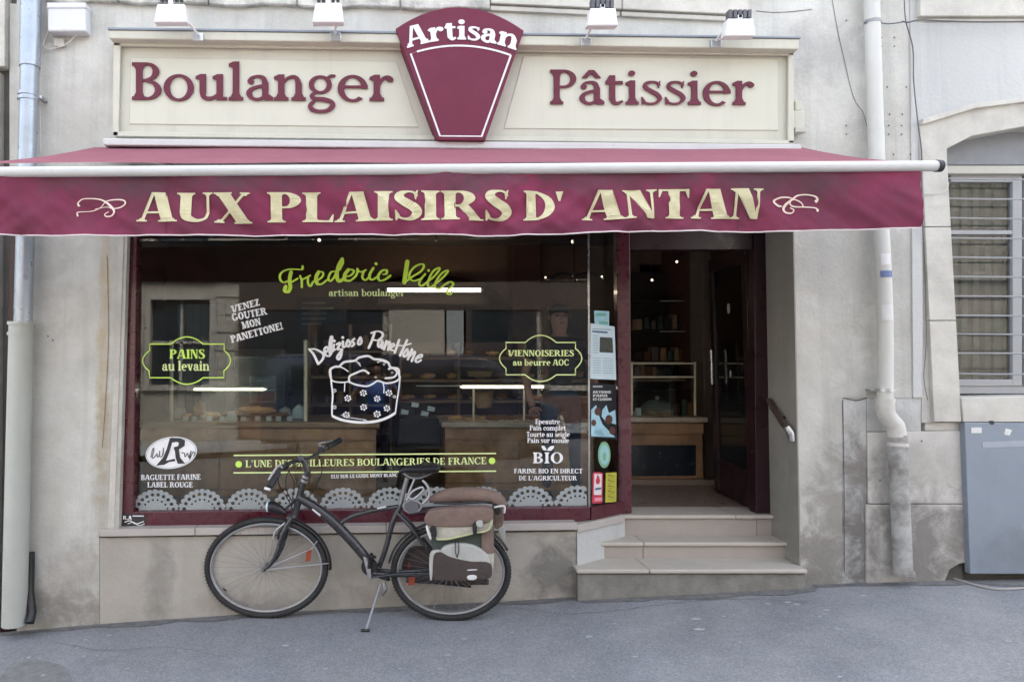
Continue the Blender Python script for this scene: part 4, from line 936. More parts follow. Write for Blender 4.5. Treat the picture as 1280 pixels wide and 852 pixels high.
# banner
for y0, y1, m_ in ((568.8, 566.3, 'vinyl_pale'), (590.5, 588.3, 'vinyl_pale')): vin('banner_line', ribbon([(292, y0), (450, (y0+y1)/2), (620, y1)], 1.7), m_)
vin('banner_dot', [disc(298.5, 579.8, 4.2)], 'vinyl_lime'); vin('banner_dot', [disc(614.8, 575.5, 4.2)], 'vinyl_lime')
vtext("L'UNE DES MEILLEURES BOULANGERIES DE FRANCE", 307, 608, 583.5, 8.6, 'vinyl_pale', 'lime banner lettering', yb1=579.5, S=.19, H=.08)
vtext('ELU SUR LE GUIDE MONT BLANC', 414, 497, 597.2, 4.2, 'vinyl_white', yb1=595.2, S=.22, H=.12)
# right block
for s_, a, b, y in (('Epeautre', 669, 700, 529.5), ('Pain complet', 662, 707, 537.5), ('Tourte au seigle', 658, 712, 545.5), ('Pain sur moule', 659, 711, 553)): vtext(s_, a, b, y, 6.2, 'vinyl_white', S=.2, H=.1, gap=.04)
vtext('BIO', 666, 703.5, 578.5, 13.5, 'vinyl_white', S=.2, H=.08, gap=.1)
vin('leaf', [[Z(*p, 640, 515, 8.97) for p in q] for q in ([(328, 372), (360, 375), (382, 405), (388, 428), (350, 425), (334, 400)], [(470, 374), (466, 400), (440, 428), (398, 430), (392, 425), (408, 395), (435, 378)])], 'vinyl_white')
vtext('FARINE BIO EN DIRECT', 642.5, 728, 591, 5.6, 'vinyl_white', S=.2, H=.1); vtext("DE L'AGRICULTEUR", 648.5, 721, 599.8, 5.6, 'vinyl_white', S=.2, H=.1)
# label rouge oval
def lab(x, y): return Z(x, y, 160, 530, 6.556)
def ell(cx, cy, rx, ry, a, n=36):
    a = R(a); return [(cx+rx*math.cos(t)*math.cos(a)+ry*math.sin(t)*math.sin(a), cy-rx*math.cos(t)*math.sin(a)+ry*math.sin(t)*math.cos(a)) for t in [2*math.pi*i/n for i in range(n)]]
vin('oval_label', [[lab(*p) for p in ell(356, 233, 212, 130, 8)]], 'vinyl_white', 'white oval label with a bold dark letter R')
Rm = [[(345, 112), (375, 106), (340, 230), (300, 330), (232, 338), (290, 270), (320, 200)], [(345, 112), (430, 112), (470, 130), (466, 175), (420, 205), (380, 212), (378, 185), (412, 178), (420, 150), (400, 142), (366, 148)], [(385, 205), (420, 205), (428, 270), (470, 320), (410, 322), (392, 270)], [(300, 300), (385, 280), (390, 300), (340, 306), (300, 330)]]
shape('oval_letter', [[lab(*p) for p in q] for q in Rm], GP, 'vinyl_black', sf, off=.007)
scr = [[(190, 270), (205, 200), (215, 205), (200, 275), (225, 262), (240, 240), (245, 268), (260, 250), (262, 215), (262, 262), (285, 255), (292, 190), (290, 250)], [(440, 235), (462, 232), (470, 265), (490, 235), (500, 270), (520, 215), (505, 290), (535, 225), (550, 240), (540, 262)]]
shape('oval_script', sum([ribbon(crom([lab(*p) for p in q], 4), 1.0) for q in scr], []), GP, 'vinyl_black', sf, off=.007)
shape('oval_ring', ribbon([lab(*p) for p in ell(356, 233, 203, 121, 8)], .5, closed=True), GP, 'print_grey', sf, off=.0068)
vtext('BAGUETTE FARINE', 176.5, 251, 599.5, 6.6, 'vinyl_white', S=.2, H=.1, yb1=598.8); vtext('LABEL ROUGE', 184.5, 241, 608.5, 6.4, 'vinyl_white', S=.2, H=.1)
# lace scallops
for k in range(10):
    cx = 194.3+58.6*k; y0 = 639.5-(cx-165)*.0095
    polys = []; holes = []
    n = 24
    body = [(cx+27*math.cos(math.pi*i/n), y0-26*math.sin(math.pi*i/n)) for i in range(n+1)]
    polys.append(body)
    for i in range(13): a = math.pi*(i+.0)/12; polys.append(disc(cx+26.5*math.cos(a), y0-.5-24.5*math.sin(a), 3.6, 3.4, 10))
    for i in range(10): a = math.pi*(i+.5)/10; holes.append(disc(cx+22.8*math.cos(a), y0-21.5*math.sin(a), 2.3, 2.2, 9))
    for i in range(7): a = math.pi*(i+.8)/8.6; holes.append(disc(cx+16*math.cos(a), y0-15*math.sin(a), 1.35, 1.35, 8))
    polys = [[(x, min(y, y0+1)) for x, y in q] for q in polys]
    if k == 9: polys = [[(min(x, 733), y) for x, y in q] for q in polys]
    shape('lace_scallop', polys, GP, 'lace', sf, off=VO, holes=holes)
# installer's plate, bottom left
shape('plate', [rect(152, 642, 182, 657)], FR, 'vinyl_black', sf, off=.003)
shape('plate_print', [p for q in textpolys('R.A', 154, 165, 648.5, 4.5, S=.25, H=.15) for p in q]+[rect(166, 643.6, 180, 644.8)]+ribbon(crom([(156, 652), (163, 650), (170, 654), (180, 651)], 5), 1.0)+ribbon(crom([(160, 654), (167, 652), (174, 656), (181, 654)], 5), .8), FR, 'vinyl_white', sf, off=.006)
# brush script
F_ = lambda p: Z(*p, 330, 300, 4.741)
FA = lambda p: Z(*p, 345, 320, 10.667)
FB = lambda p: Z(*p, 455, 315, 10.667)
fredA = [[(355, 138), (345, 178), (250, 176), (160, 180), (82, 215), (52, 270), (66, 328), (110, 352), (150, 335)], [(214, 345), (290, 300)], [(322, 268), (345, 310), (400, 290), (456, 260)], [(345, 312), (345, 412)], [(425, 285), (430, 370), (460, 402), (500, 340), (560, 320), (620, 272), (626, 222), (575, 214), (530, 290), (550, 370), (602, 376), (680, 320)],
        [(790, 205), (735, 215), (700, 290), (722, 336), (770, 290), (805, 215)], [(885, 42), (892, 90), (850, 180)], [(900, 272), (990, 262), (1040, 202), (980, 180), (920, 240), (915, 320), (982, 330), (1060, 270), (1085, 215), (1086, 172)], [(1085, 182), (1130, 212), (1200, 186)], [(1172, 205), (1150, 280), (1188, 322), (1230, 290)]]
fredAt = [[(202, 215), (185, 290), (185, 360), (192, 420), (160, 480), (118, 462), (130, 408)], [(884, 42), (840, 120), (815, 215), (818, 300), (845, 340), (890, 310)], [(568, 214), (534, 290), (552, 368), (600, 376)], [(965, 184), (920, 245), (918, 315), (980, 330)]]
fredB = [[(125, 215), (80, 290), (75, 345), (110, 370), (180, 330)], [(255, 297), (296, 290), (300, 242), (240, 250), (190, 320), (210, 380), (280, 366), (352, 315)]]
vilT = [[(578, 130), (562, 230), (538, 402)]]
vilB = [[(545, 405), (600, 362), (645, 328), (760, 255), (798, 186), (765, 160), (680, 195), (616, 270), (605, 342), (660, 385), (740, 360)], [(815, 295), (760, 360), (735, 420), (770, 452), (840, 400), (930, 330), (1002, 240), (992, 210), (920, 260), (862, 370), (850, 440), (882, 466), (930, 440), (1030, 360), (1112, 270), (1104, 246), (1030, 290), (962, 390), (945, 462), (975, 488), (1010, 490), (1070, 440), (1150, 396), (1190, 425), (1160, 470), (1110, 510), (1110, 550), (1150, 562), (1172, 520)]]
def brush(strokes, F, w_, dots=()):
    pl = []
    for s_ in strokes:
        pp = crom([F(p) for p in s_], 6); L_ = []
        for i in range(len(pp)):
            a = pp[max(0, i-1)]; b = pp[min(len(pp)-1, i+1)]; dx, dy = b[0]-a[0], b[1]-a[1]; L_.append(w_*(.62+.6*abs(dy)/(math.hypot(dx, dy)+1e-6)))
        pl += ribbon(pp, L_); pl.append(disc(*pp[0], L_[0]/2, n=8)); pl.append(disc(*pp[-1], L_[-1]/2, n=8))
    return pl+[disc(*F(d), w_*.7, n=9) for d in dots]
vin('script_lettering', brush(fredA, FA, 2.5)+brush(fredAt, FA, 4.0)+brush(fredB, FB, 2.9, [(160, 158)]), 'vinyl_green', 'green brush script, first word'); vin('script_lettering', brush(vilB, FB, 2.5, [(862, 246)])+brush(vilT, FB, 4.6), 'vinyl_green', 'green brush script, second word')
D_ = lambda p: Z(*p, 370, 380, 5.322)
deli = [[(92, 305), (118, 335), (145, 392)], [(84, 300), (130, 300), (180, 330), (178, 365), (148, 398)], [(195, 322), (215, 302), (206, 284), (190, 300), (195, 334), (218, 346), (235, 325)], [(225, 325), (225, 262), (234, 216), (241, 226), (232, 280), (236, 314), (248, 310)], [(252, 270), (248, 304), (262, 300)],
        [(270, 268), (296, 256), (276, 300), (300, 300), (300, 340), (285, 368), (275, 350), (308, 302)], [(312, 248), (314, 286), (328, 280)], [(345, 240), (334, 268), (348, 282), (361, 258), (347, 240)], [(388, 230), (374, 246), (388, 264), (372, 280)], [(428, 222), (413, 252), (420, 270), (436, 252), (430, 222)]]
pane_ = [[(522, 190), (506, 240), (484, 290)], [(500, 192), (540, 180), (572, 190), (575, 215), (545, 240), (520, 238)], [(576, 238), (553, 246), (546, 275), (558, 285), (576, 248), (571, 292)], [(602, 245), (585, 300)], [(588, 285), (613, 250), (622, 256), (612, 304)], [(630, 292), (652, 275), (645, 262), (630, 275), (629, 300), (648, 308)],
         [(686, 238), (657, 322)], [(738, 240), (692, 342)], [(672, 272), (712, 276), (765, 262)], [(736, 300), (715, 333), (723, 350), (744, 328), (740, 300)], [(772, 300), (744, 366)], [(756, 345), (784, 316), (790, 325), (770, 378)], [(796, 362), (834, 350), (834, 335), (812, 345), (796, 372), (806, 386), (832, 372)]]
vin('script_lettering', brush(deli, D_, 2.7, [(255, 245), (311, 222)]), 'vinyl_white', 'white brush script, first word'); vin('script_lettering', brush(pane_, D_, 2.7), 'vinyl_white', 'white brush script, second word')
cake = [([(230, 440), (235, 520), (244, 600), (240, 680), (240, 742)], 2.2), ([(240, 742), (310, 770), (420, 785), (520, 780), (600, 757), (662, 722)], 3.2), ([(692, 490), (682, 580), (670, 650), (662, 722)], 1.8), ([(230, 490), (250, 512), (300, 520), (350, 515)], 1.6), ([(350, 515), (400, 535), (470, 545), (510, 530), (545, 510), (600, 525), (660, 515), (690, 492)], 2.2),
        ([(232, 490), (226, 440), (258, 416), (288, 414), (322, 385), (390, 375), (420, 355), (480, 345), (520, 365), (570, 370), (612, 388), (630, 420), (678, 430), (686, 470), (692, 490)], 2.8), ([(288, 414), (320, 428), (348, 448)], 1.6), ([(355, 518), (356, 480), (400, 457), (450, 440), (488, 462)], 2.4), ([(390, 375), (412, 388), (430, 412)], 1.2), ([(540, 388), (570, 378), (600, 392)], 1.2), ([(612, 432), (645, 426), (672, 452), (650, 485), (590, 492)], 2.4), ([(325, 520), (322, 582)], 1.2), ([(578, 520), (585, 555), (584, 592)], 1.4), ([(300, 735), (350, 752), (460, 768)], .8)]
pl = []
for s_, w_ in cake: pl += ribbon(crom([D_(p) for p in s_], 6), w_)
for x, y, k in [(345, 625, 1), (448, 590, 1), (540, 628, .95), (618, 590, 1), (450, 685, 1), (605, 692, .95), (335, 735, 1), (540, 730, 1.05), (256, 575, .6), (256, 685, .6), (655, 615, .5), (460, 775, .5), (420, 395, .35), (585, 400, .35), (530, 485, .35), (640, 455, .3)]:
    c = D_((x, y))
    for i in range(6):
        a = i*math.pi/3+.3; pl.append(disc(c[0]+3.3*k*math.cos(a), c[1]+3.0*k*math.sin(a), 1.35*k, n=7))
    pl.append(disc(*c, .9*k, n=6))
vin('cake_drawing', pl, 'vinyl_white', 'white line drawing of a domed cake in its paper case')
# ---------------- papers and stickers on the angled pane
def onpane(name, pts, m, parent, off=.006, depth=.002): return slab(name, pts, AP, depth, m, parent, bevel=0, off=off)
e = empty('green_card', AP.pt(750, 406), 'small green card stuck above the newspaper page on the angled glass', 'card')
onpane('card', [(742.5, 408), (760.5, 408), (760.5, 389), (742, 388)], 'poster_cyan', e); onpane('print', [(744, 395), (757, 395), (757, 391), (744, 391)], 'card_green', e, .0065); onpane('print', [(748, 405), (759, 405.5), (759, 402), (748, 401)], 'card_green', e, .0065)
e = empty('newspaper_page', AP.pt(752, 474), 'pale newspaper cutting with a dark picture taped inside the angled glass', 'poster')
onpane('page', [(736.5, 473), (769, 474.5), (767, 408), (737, 404)], 'paper_blue', e, .009); onpane('picture', [(748, 440), (765, 441), (764, 422), (748.5, 421)], 'photo_dark', e, .0105)
onpane('headline', [(739, 415), (758, 416.5), (758, 414.5), (739, 413)], 'print_blue', e, .0105); onpane('headline', [(739, 411.5), (763, 412.5), (763, 411.5), (739, 410.5)], 'print_grey', e, .0105)
for i in range(7): onpane('text_line', [(739.5, 447.6+i*3), (749.5, 448+i*3), (749.5, 447.3+i*3), (739.5, 446.9+i*3)], 'print_grey', e, .0105); onpane('text_line', [(752, 448+i*3), (765, 448.5+i*3), (765, 447.8+i*3), (752, 447.3+i*3)], 'print_grey', e, .0105)
for i in range(8): onpane('text_line', [(739.5, 419.6+i*3), (746.5, 420+i*3), (746.5, 419.3+i*3), (739.5, 418.9+i*3)], 'print_grey', e, .0105)
e = empty('bread_poster', AP.pt(752, 550), 'dark poster of pale blue gloved hands and bread below the newspaper page', 'poster')
onpane('sheet', [(737.5, 546), (770.5, 549), (769, 481), (737, 478)], 'poster_dark', e)
for i, (a, b, y) in enumerate([(740, 752, 481.5), (740, 762, 489), (740, 758, 493.5), (740, 763, 498)]):
    for q in [textpolys(s_, a, b, y+2.2, 3.0 if i else 1.8, S=.3, H=.2, o=.04)for s_ in (('BONNE', 'ARTISANS', 'PAINS', 'ET CUISSON')[i],)]: shape('headline', [p for z in q for p in z], AP, 'paper', e, off=.0085)
for pts in ([(738, 512), (744, 506), (748, 520), (752, 530), (768, 546), (738, 545)], [(752, 512), (757, 506), (760, 516), (768, 512), (769, 530), (756, 526), (751, 520)], [(757, 545), (748, 532), (742, 536), (740, 544)]): onpane('gloved_hand', pts, 'poster_cyan', e, .0075)
for cx, cy, a, b in ((760, 524, 4.5, 6), (746, 514, 4, 5), (764, 538, 3.5, 5), (741, 528, 3, 4)): onpane('bread_picture', disc(cx, cy, a, b, 14)[::-1], 'crust', e, .0085)
e = empty('oval_sticker', AP.pt(754, 586), 'pale green oval sticker on the angled glass above the red and yellow ones', 'sticker')
onpane('backing', disc(754.5, 568, 7.8, 16.5, 28)[::-1], 'sticker_green', e); onpane('disc', disc(754.5, 568, 6, 12.5, 28)[::-1], 'sticker_aqua', e, .0075); onpane('print', disc(754.5, 570, 2.2, 5, 12)[::-1], 'sticker_green', e, .009)
e = empty('red_sticker', AP.pt(746, 629), 'upright white sticker with red flame and red band, left of the yellow sticker', 'sticker')
onpane('backing', [(739.5, 628.5), (752, 628), (753, 591), (749, 589.5), (742, 589.5), (740, 592)], 'sticker_red', e); onpane('field', [(741.3, 618), (750.6, 618), (751.2, 592), (742, 591.5)], 'sticker_white', e, .0075)
onpane('flame', [(744, 604), (747.5, 604.5), (749, 600), (747.5, 595), (745.5, 592.5), (744.5, 597), (743.5, 600)], 'sticker_red', e, .009); onpane('print', [(743, 612), (750, 611), (750, 608.5), (743, 609.5)], 'print_blue', e, .009); onpane('print', [(742, 626), (751, 625.5), (751, 621), (742, 621.5)], 'sticker_pink', e, .009)
e = empty('yellow_sticker', AP.pt(763, 628), 'upright yellow sticker with dark zigzag print in the corner of the glass', 'sticker')
onpane('backing', [(756, 627.5), (769.5, 626.5), (770, 590), (756.5, 590.5)], 'sticker_yellow', e)
shape('print', sum([ribbon([(759, 593+i*6.6), (767, 595+i*6.6), (759.5, 597.5+i*6.6), (767, 598.2+i*6.6)], 1.1) for i in range(5)], []), AP, 'vinyl_black', e, off=.0085)

# ================================================================ INTERIOR
FZ = z3-.002
tag(box('shop_floor', -2.6, 3.6, .36, 5.2, FZ-.3, FZ, 'floor_tile', bevel=0), kind='structure')
tag(box('shop_floor', -2.45, 1.55, .14, .36, FZ-.3, FZ-.004, 'floor_tile', bevel=0), kind='structure')
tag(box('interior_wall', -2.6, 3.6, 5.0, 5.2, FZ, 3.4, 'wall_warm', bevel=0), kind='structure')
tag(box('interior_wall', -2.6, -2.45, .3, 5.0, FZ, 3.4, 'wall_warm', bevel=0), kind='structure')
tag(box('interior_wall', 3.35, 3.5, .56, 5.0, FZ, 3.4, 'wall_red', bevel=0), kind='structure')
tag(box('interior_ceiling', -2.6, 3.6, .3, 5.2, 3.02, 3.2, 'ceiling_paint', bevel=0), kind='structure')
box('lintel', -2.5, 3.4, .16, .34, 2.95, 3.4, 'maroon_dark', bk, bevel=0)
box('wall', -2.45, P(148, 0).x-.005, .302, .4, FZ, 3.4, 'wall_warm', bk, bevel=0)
# arched wall at the back
arch = []
ax0, ax1 = 432, 640
o_ = [(350, 620), (700, 620), (700, 295), (350, 295)]
hole = [(ax0, 640)]+[(536+104*math.cos(a), 395-52*math.sin(a)) for a in [math.pi-math.pi*i/20 for i in range(21)]]+[(ax1, 640)]
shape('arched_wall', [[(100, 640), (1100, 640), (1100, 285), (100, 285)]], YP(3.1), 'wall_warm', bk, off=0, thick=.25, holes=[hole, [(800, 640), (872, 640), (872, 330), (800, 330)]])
slab('pillar', rect(641, 290, 676, 640), YP(2.9), .3, 'wall_red', bk, bevel=.01)
slab('pillar', [(881, 615), (905, 610), (901, 290), (878, 290)], YP(1.9), .3, 'pillar_beige', bk, bevel=.01)
def counter(name, x0, x1, ytop, Yf, depth, label, panels, mtop='counter_top', m='wood'):
    o = empty(name, (P((x0+x1)/2, 0, Yf).x, Yf, FZ), label, 'counter'); A = P(x0, ytop, Yf); B = P(x1, ytop, Yf); z = A.z
    box('carcass', A.x, B.x, Yf+.02, Yf+depth, FZ, z-.05, m, o, bevel=.003)
    box('top', A.x-.03, B.x+.03, Yf-.03, Yf+depth+.02, z-.045, z, mtop, o, bevel=.006)
    k = panels; W_ = (B.x-A.x)/k
    for i in range(k):
        box('panel', A.x+W_*i+.01, A.x+W_*(i+1)-.01, Yf, Yf+.018, FZ+.06, z-.17, m, o, bevel=.008)
    box('rail', A.x, B.x, Yf-.004, Yf+.018, z-.155, z-.06, m, o, bevel=.004)
    return o, z
c1o, cz1 = counter('bread_counter', 176, 470, 527, 1.0, .7, 'wooden counter with panelled front behind the left half of the window', 3, mtop='wood_light')
c2o, cz2 = counter('bread_counter', 556, 742, 527, 1.3, .7, 'wooden counter with a pale top behind the right half of the window', 2)
c3o, cz3 = counter('bread_counter', 770, 879, 521, 1.55, .7, 'wooden counter with pale top and dark display seen through the open door', 1)
slab('dark_display', [(789, 595), (870, 594), (870, 556), (789, 556)], YP(1.54), .01, 'fridge_dark', c3o, bevel=.002)
box('plinth', P(770, 0, 1.6).x, P(879, 0, 1.6).x, 1.53, 1.56, FZ, FZ+.05, 'floor_tile', c3o, bevel=.002)
# display case on the left counter
dc = empty('display_case', P(300, 527, 1.3), 'glass bread case with cream posts and a lit tube on the left counter', 'display case')
for x, yt_ in ((214.5, 429), (382, 428)):
    tube('post', [P(x, 526, 1.06), P(x, yt_, 1.06)], .017, 'post_cream', dc, n=10); MB().ball(P(x, yt_-1, 1.06), .02).build('finial', 'post_cream', dc, smooth=True)
slab('pane', rect(216, 445, 381, 526), YP(1.05), .005, 'pane_case', dc, bevel=0)
slab('shelf', rect(216, 485, 381, 487), YP(1.10), .35, 'pane_case', dc, bevel=0)
def tubelight(name, px0, px1, py, Y, r, m, label, cat='tube light'):
    o = empty(name, P((px0+px1)/2, py, Y), label, cat); tube('tube', [P(px0, py, Y), P(px1, py, Y)], r, m, o, n=10)
    for x in (px0, px1): tube('end_cap', [P(x-1.5, py, Y), P(x+1.5, py, Y)], r*1.15, 'steel', o, n=10)
    box('batten', P(px0, 0, Y).x, P(px1, 0, Y).x, Y+r, Y+r+.03, P(px0, py, Y).z-.02, P(px0, py, Y).z+.02, 'cream_dark', o, bevel=.003); return o
tubelight('tube_light', 241, 334, 486.3, 1.2, .0062, 'tube_white', 'thin lit white tube inside the left bread case')
tubelight('tube_light', 574, 681, 483.2, 1.4, .0066, 'tube_white', 'thin lit white tube over the right hand bread counter')
tubelight('tube_light', 483, 602, 362.5, 2.7, .021, 'tube_warm', 'bright warm ceiling tube showing through the green script lettering')
sg_ = slab('light_shade', [(470, 380), (612, 380), (604, 352), (482, 352)], YP(2.85), .06, 'shelf_dark')
tag(sg_, 'curved brown reflector behind the bright ceiling tube', 'light shade')
tube_posts = empty('bread_rack', P(630, 527, 1.5), 'low bread rack with thin posts under the right hand tube light', 'rack')
for x in (592, 655): tube('post', [P(x, 526, 1.42), P(x, 484, 1.42)], .010, 'post_cream', tube_posts, n=8)
slab('shelf', rect(560, 528, 742, 531), YP(1.35), .4, 'counter_top', tube_posts, bevel=.002)
tube('rail', [P(520, 482, 1.45), P(576, 482, 1.45)], .006, 'cable_white', tube_posts, n=6)
# wall shelves with bread behind the counter
ws = empty('wall_shelves', P(600, 520, 2.6), 'wooden shelves of bread along the back of the shop', 'shelves')
for y in (446, 474, 500): slab('shelf', rect(500, y, 745, y+3.5), YP(2.55), .35, 'wood', ws, bevel=.003)
slab('back_board', rect(498, 428, 747, 520), YP(2.92), .03, 'wood_dark', ws, bevel=0)
for x in (499, 572, 655, 744): slab('upright', rect(x, 428, x+3, 520), YP(2.56), .35, 'wood', ws, bevel=.002)
def loaf(px, py, Y, L_, r, m, label, ang=0, tilt=0):
    n = 9; c = P(px, py, Y); pts = []; rs = []
    for i in range(n):
        t = i/(n-1)*2-1; pts.append(c+Vector((t*L_*math.cos(ang), t*L_*math.sin(ang), t*L_*tilt+.004*math.sin(i*2.1)))); rs.append(r*max(.2, (1-abs(t)**3)**.6)*(1+.05*math.sin(i*3+px)))
    o = MB().tube(pts, rs, 12, flat=.8).build('loaf', m, smooth=True); c0 = Vector(c)
    for v_ in o.data.vertices: v_.co -= c0
    o.location = c0; return tag(o, label, 'bread', 'loaves and pastries set out in the shop')
lb = lambda s_: s_
for px, py, L_, r, m, t, l in [(262, 519, .10, .045, 'bread', 0, 'rounded golden loaf near the left post of the bread case'), (300, 515, .16, .035, 'bread_dark', .15, 'long dark loaf tilted up on the pile in the bread case'), (322, 512, .17, .04, 'bread', -.05, 'long golden loaf crowning the pile in the bread case'), (345, 519, .12, .04, 'bread_dark', .05, 'brown loaf at the right end of the bread case'), (233, 520, .05, .035, 'bread', 0, 'small roll beside the left post of the bread case')]:
    loaf(px, py, 1.25, L_, r, m, l, tilt=t)
for i in range(9):
    px = 568+i*17+random.uniform(-3, 3); loaf(px, 524-random.uniform(0, 3), 1.45+random.uniform(0, .15), random.uniform(.05, .09), random.uniform(.025, .04), random.choice(['bread', 'bread_dark']), ['golden roll', 'brown loaf', 'small pale bun', 'dark crusty loaf', 'flat golden pastry', 'long brown roll', 'plump brown bun', 'split golden loaf', 'end loaf'][i]+[' at the left end of the right hand counter', ' on the right hand counter by the left rack post', ' in front of the left rack post', ' below the start of the right hand tube light', ' under the middle of the right hand tube light', ' left of the right rack post', ' beside the right rack post', ' just past the right rack post', ' nearest the man on the right hand counter'][i])
ORD = ['first', 'second', 'third', 'fourth', 'fifth', 'sixth', 'seventh', 'eighth', 'ninth', 'tenth']
for y, n in ((446, 9), (474, 8), (500, 8)):
    for i in range(n):
        px = 508+i*(235/n)+random.uniform(-4, 4)
        o = loaf(px, y-4.5, 2.7, random.uniform(.06, .1), random.uniform(.03, .045), random.choice(['bread', 'bread_dark', 'bread']), ORD[i]+' loaf from the till end on the '+{446: 'top', 474: 'middle', 500: 'bottom'}[y]+' wall shelf')
        o['group'] = {446: 'loaves on the top wall shelf', 474: 'loaves on the middle wall shelf', 500: 'loaves on the bottom wall shelf'}[y]
bs_ = MB()
b0 = P(607, 500, 1.5); 
MB().tube([P(605, 509, 1.55), P(604, 490, 1.55)], [.07, .10], 14).build('wicker_basket', 'basket', smooth=True)
tag(bpy.data.objects['wicker_basket'], 'round wicker basket standing under the left end of the right hand tube light', 'basket')
# price tags in the left case
ORD = ['first', 'second', 'third', 'fourth', 'fifth', 'sixth', 'seventh', 'eighth', 'ninth', 'tenth']
for i, x in enumerate((232, 243, 262, 278, 292, 304, 322, 336, 348, 362)):
    o = slab('price_tag', [(x-3.5, 526), (x+3.5, 526), (x+3.2, 520), (x-3.2, 520)], YP(1.09), .002, 'paper'); tag(o, ORD[i]+' small white price tag from the left in the bread case', 'price tag', 'price tags in the left bread case')
o = slab('label_card', [(281, 525), (298, 525), (293, 514), (284, 517)], YP(1.08), .003, 'paper'); tag(o, 'larger folded white card in the middle of the price tags', 'card')
# till area
tl = empty('cash_till', P(520, 525, 1.6), 'dark till and pale papers on the shelf between the two counters', 'till')
slab('body', [(495, 560), (552, 560), (548, 522), (500, 522)], YP(1.6), .4, 'black', tl, bevel=.01); slab('screen', [(500, 520), (520, 518), (518, 503), (499, 505)], YP(1.6), .03, 'poster_dark', tl, bevel=.003)
for x, y in ((505, 514), (518, 505), (530, 516), (538, 510)): slab('receipt', [(x-4, y+3), (x+5, y+4), (x+6, y-1), (x-3, y-3)], YP(1.55), .004, 'paper_blue', tl, bevel=0)
# back fridge and picture
fr_ = empty('drinks_fridge', P(325, 520, 2.4), 'tall dark glass fronted fridge standing behind the left bread case', 'fridge')
slab('body', rect(292, 446, 356, 620), YP(2.4), .5, 'fridge_dark', fr_, bevel=.01); slab('poster', rect(312, 470, 345, 503), YP(2.39), .01, 'print_grey', fr_, bevel=0); slab('poster_band', rect(322, 489, 343, 501), YP(2.385), .004, 'maroon', fr_, bevel=0); slab('header', rect(292, 436, 356, 446), YP(2.4), .45, 'pillar_beige', fr_, bevel=.005)
cbn = empty('tall_cupboard', P(250, 520, 2.6), 'grey green cupboard with upright grooves behind the left bread case', 'cupboard')
for i in range(7): slab('board', rect(222+i*10, 380, 231.5+i*10, 610), YP(2.6), .05, 'shutter_grey', cbn, bevel=.004)
# shelves seen through the door
ds = empty('bottle_shelves', P(840, 500, 2.6), 'dark shelves with thin pale edges seen through the open door', 'shelves')
for y in (375, 413, 452, 474): slab('shelf', rect(792, y, 878, y+2.6), YP(2.55), .35, 'wood_light' if y > 440 else 'shelf_dark', ds, bevel=.002)
slab('back_board', rect(790, 340, 880, 520), YP(2.95), .03, 'shelf_dark', ds, bevel=0)
for y in (375, 413): tube('edge_strip', [P(825, y+1, 2.53), P(876, y+1, 2.53)], .006, 'post_cream', ds, n=6)
for i, x in enumerate((845, 853, 861, 870)):
    o = MB().tube([P(x, 473, 2.7), P(x, 461, 2.7), P(x, 458, 2.7), P(x, 454, 2.7)], [.028, .028, .011, .011], 10).build('bottle', ['dark_glass', 'sticker_green', 'crust', 'dark_glass'][i], smooth=True)
    tag(o, ['first bottle on the shelf seen through the door', 'green bottle second on the shelf seen through the door', 'brown bottle third on the shelf seen through the door', 'last bottle on the shelf beside the beige pillar'][i], 'bottle')
dm = MB(); dv_ = []; c = P(822, 519, 1.8)
for j in range(7):
    a = j/6*math.pi/2
    for i in range(20): b = 2*math.pi*i/20; dv_.append(c+Vector((.19*math.cos(a)*math.cos(b), .14*math.cos(a)*math.sin(b), .16*math.sin(a))))
dm.add(dv_, [(j*20+i, j*20+(i+1) % 20, (j+1)*20+(i+1) % 20, (j+1)*20+i) for j in range(6) for i in range(20)])
gd = empty('cake_dome', c, 'pale glass dome over cakes on the counter seen through the door', 'cake dome'); dm.build('dome', film('frost', (.35, .42, .40), .3), gd, smooth=True); MB().ball(c+Vector((0, 0, .17)), .02).build('knob', 'steel', gd, smooth=True); MB().tube([c, c+Vector((0, 0, .05))], .13, 16).build('cake', 'bread', gd, smooth=True)
# small ceiling spots
for i, (x, y, lit) in enumerate([(358, 298, 0), (399, 300, 1), (445, 299, 0), (487, 293, 0), (545, 300, 0), (716, 302, 1), (815, 350, 1), (846, 327, 1)]):
    o = empty('ceiling_spot', P(x, y, 2.3), ['dim pale ceiling spot above the green script, leftmost', 'lit ceiling spot second from the left', 'dim pale ceiling spot third from the left', 'dim pale ceiling spot under the middle of the valance', 'dim pale ceiling spot right of the warm tube', 'lit ceiling spot above the man', 'tiny lit spot in the doorway, lower of two', 'tiny lit spot in the doorway on a slanted arm'][i], 'ceiling light', 'small ceiling spots in the shop')
    c = P(x, y, 2.3); MB().ball(c, .017 if i < 6 else .012, n=10, m=6).build('lamp', 'spot_lit' if lit else 'paper', o, smooth=True); tube('stem', [c, Vector((c.x+(.12 if i == 7 else 0), c.y+.03, 3.02 if i < 6 else c.z+.15))], .006, 'black', o, n=6)
tube_ar = None
ch = empty('chandelier', P(718, 352, 2.2), 'dark wrought iron chandelier with tiny bulbs above the man', 'chandelier')
c = P(718, 345, 2.2); tube('rod', [c, Vector((c.x, c.y, 3.02))], .008, 'black', ch)
for i in range(6):
    a = i*math.pi/3+.3; e_ = c+Vector((.33*math.cos(a), .2*math.sin(a), -.04)); tube('arm', [c, (c+e_)/2+Vector((0, 0, .05)), e_], .009, 'black', ch, n=6, sm=4); MB().ball(e_+Vector((0, 0, .02)), .010, n=8, m=5).build('bulb', 'spot_lit' if i % 2 else 'paper', ch, smooth=True)

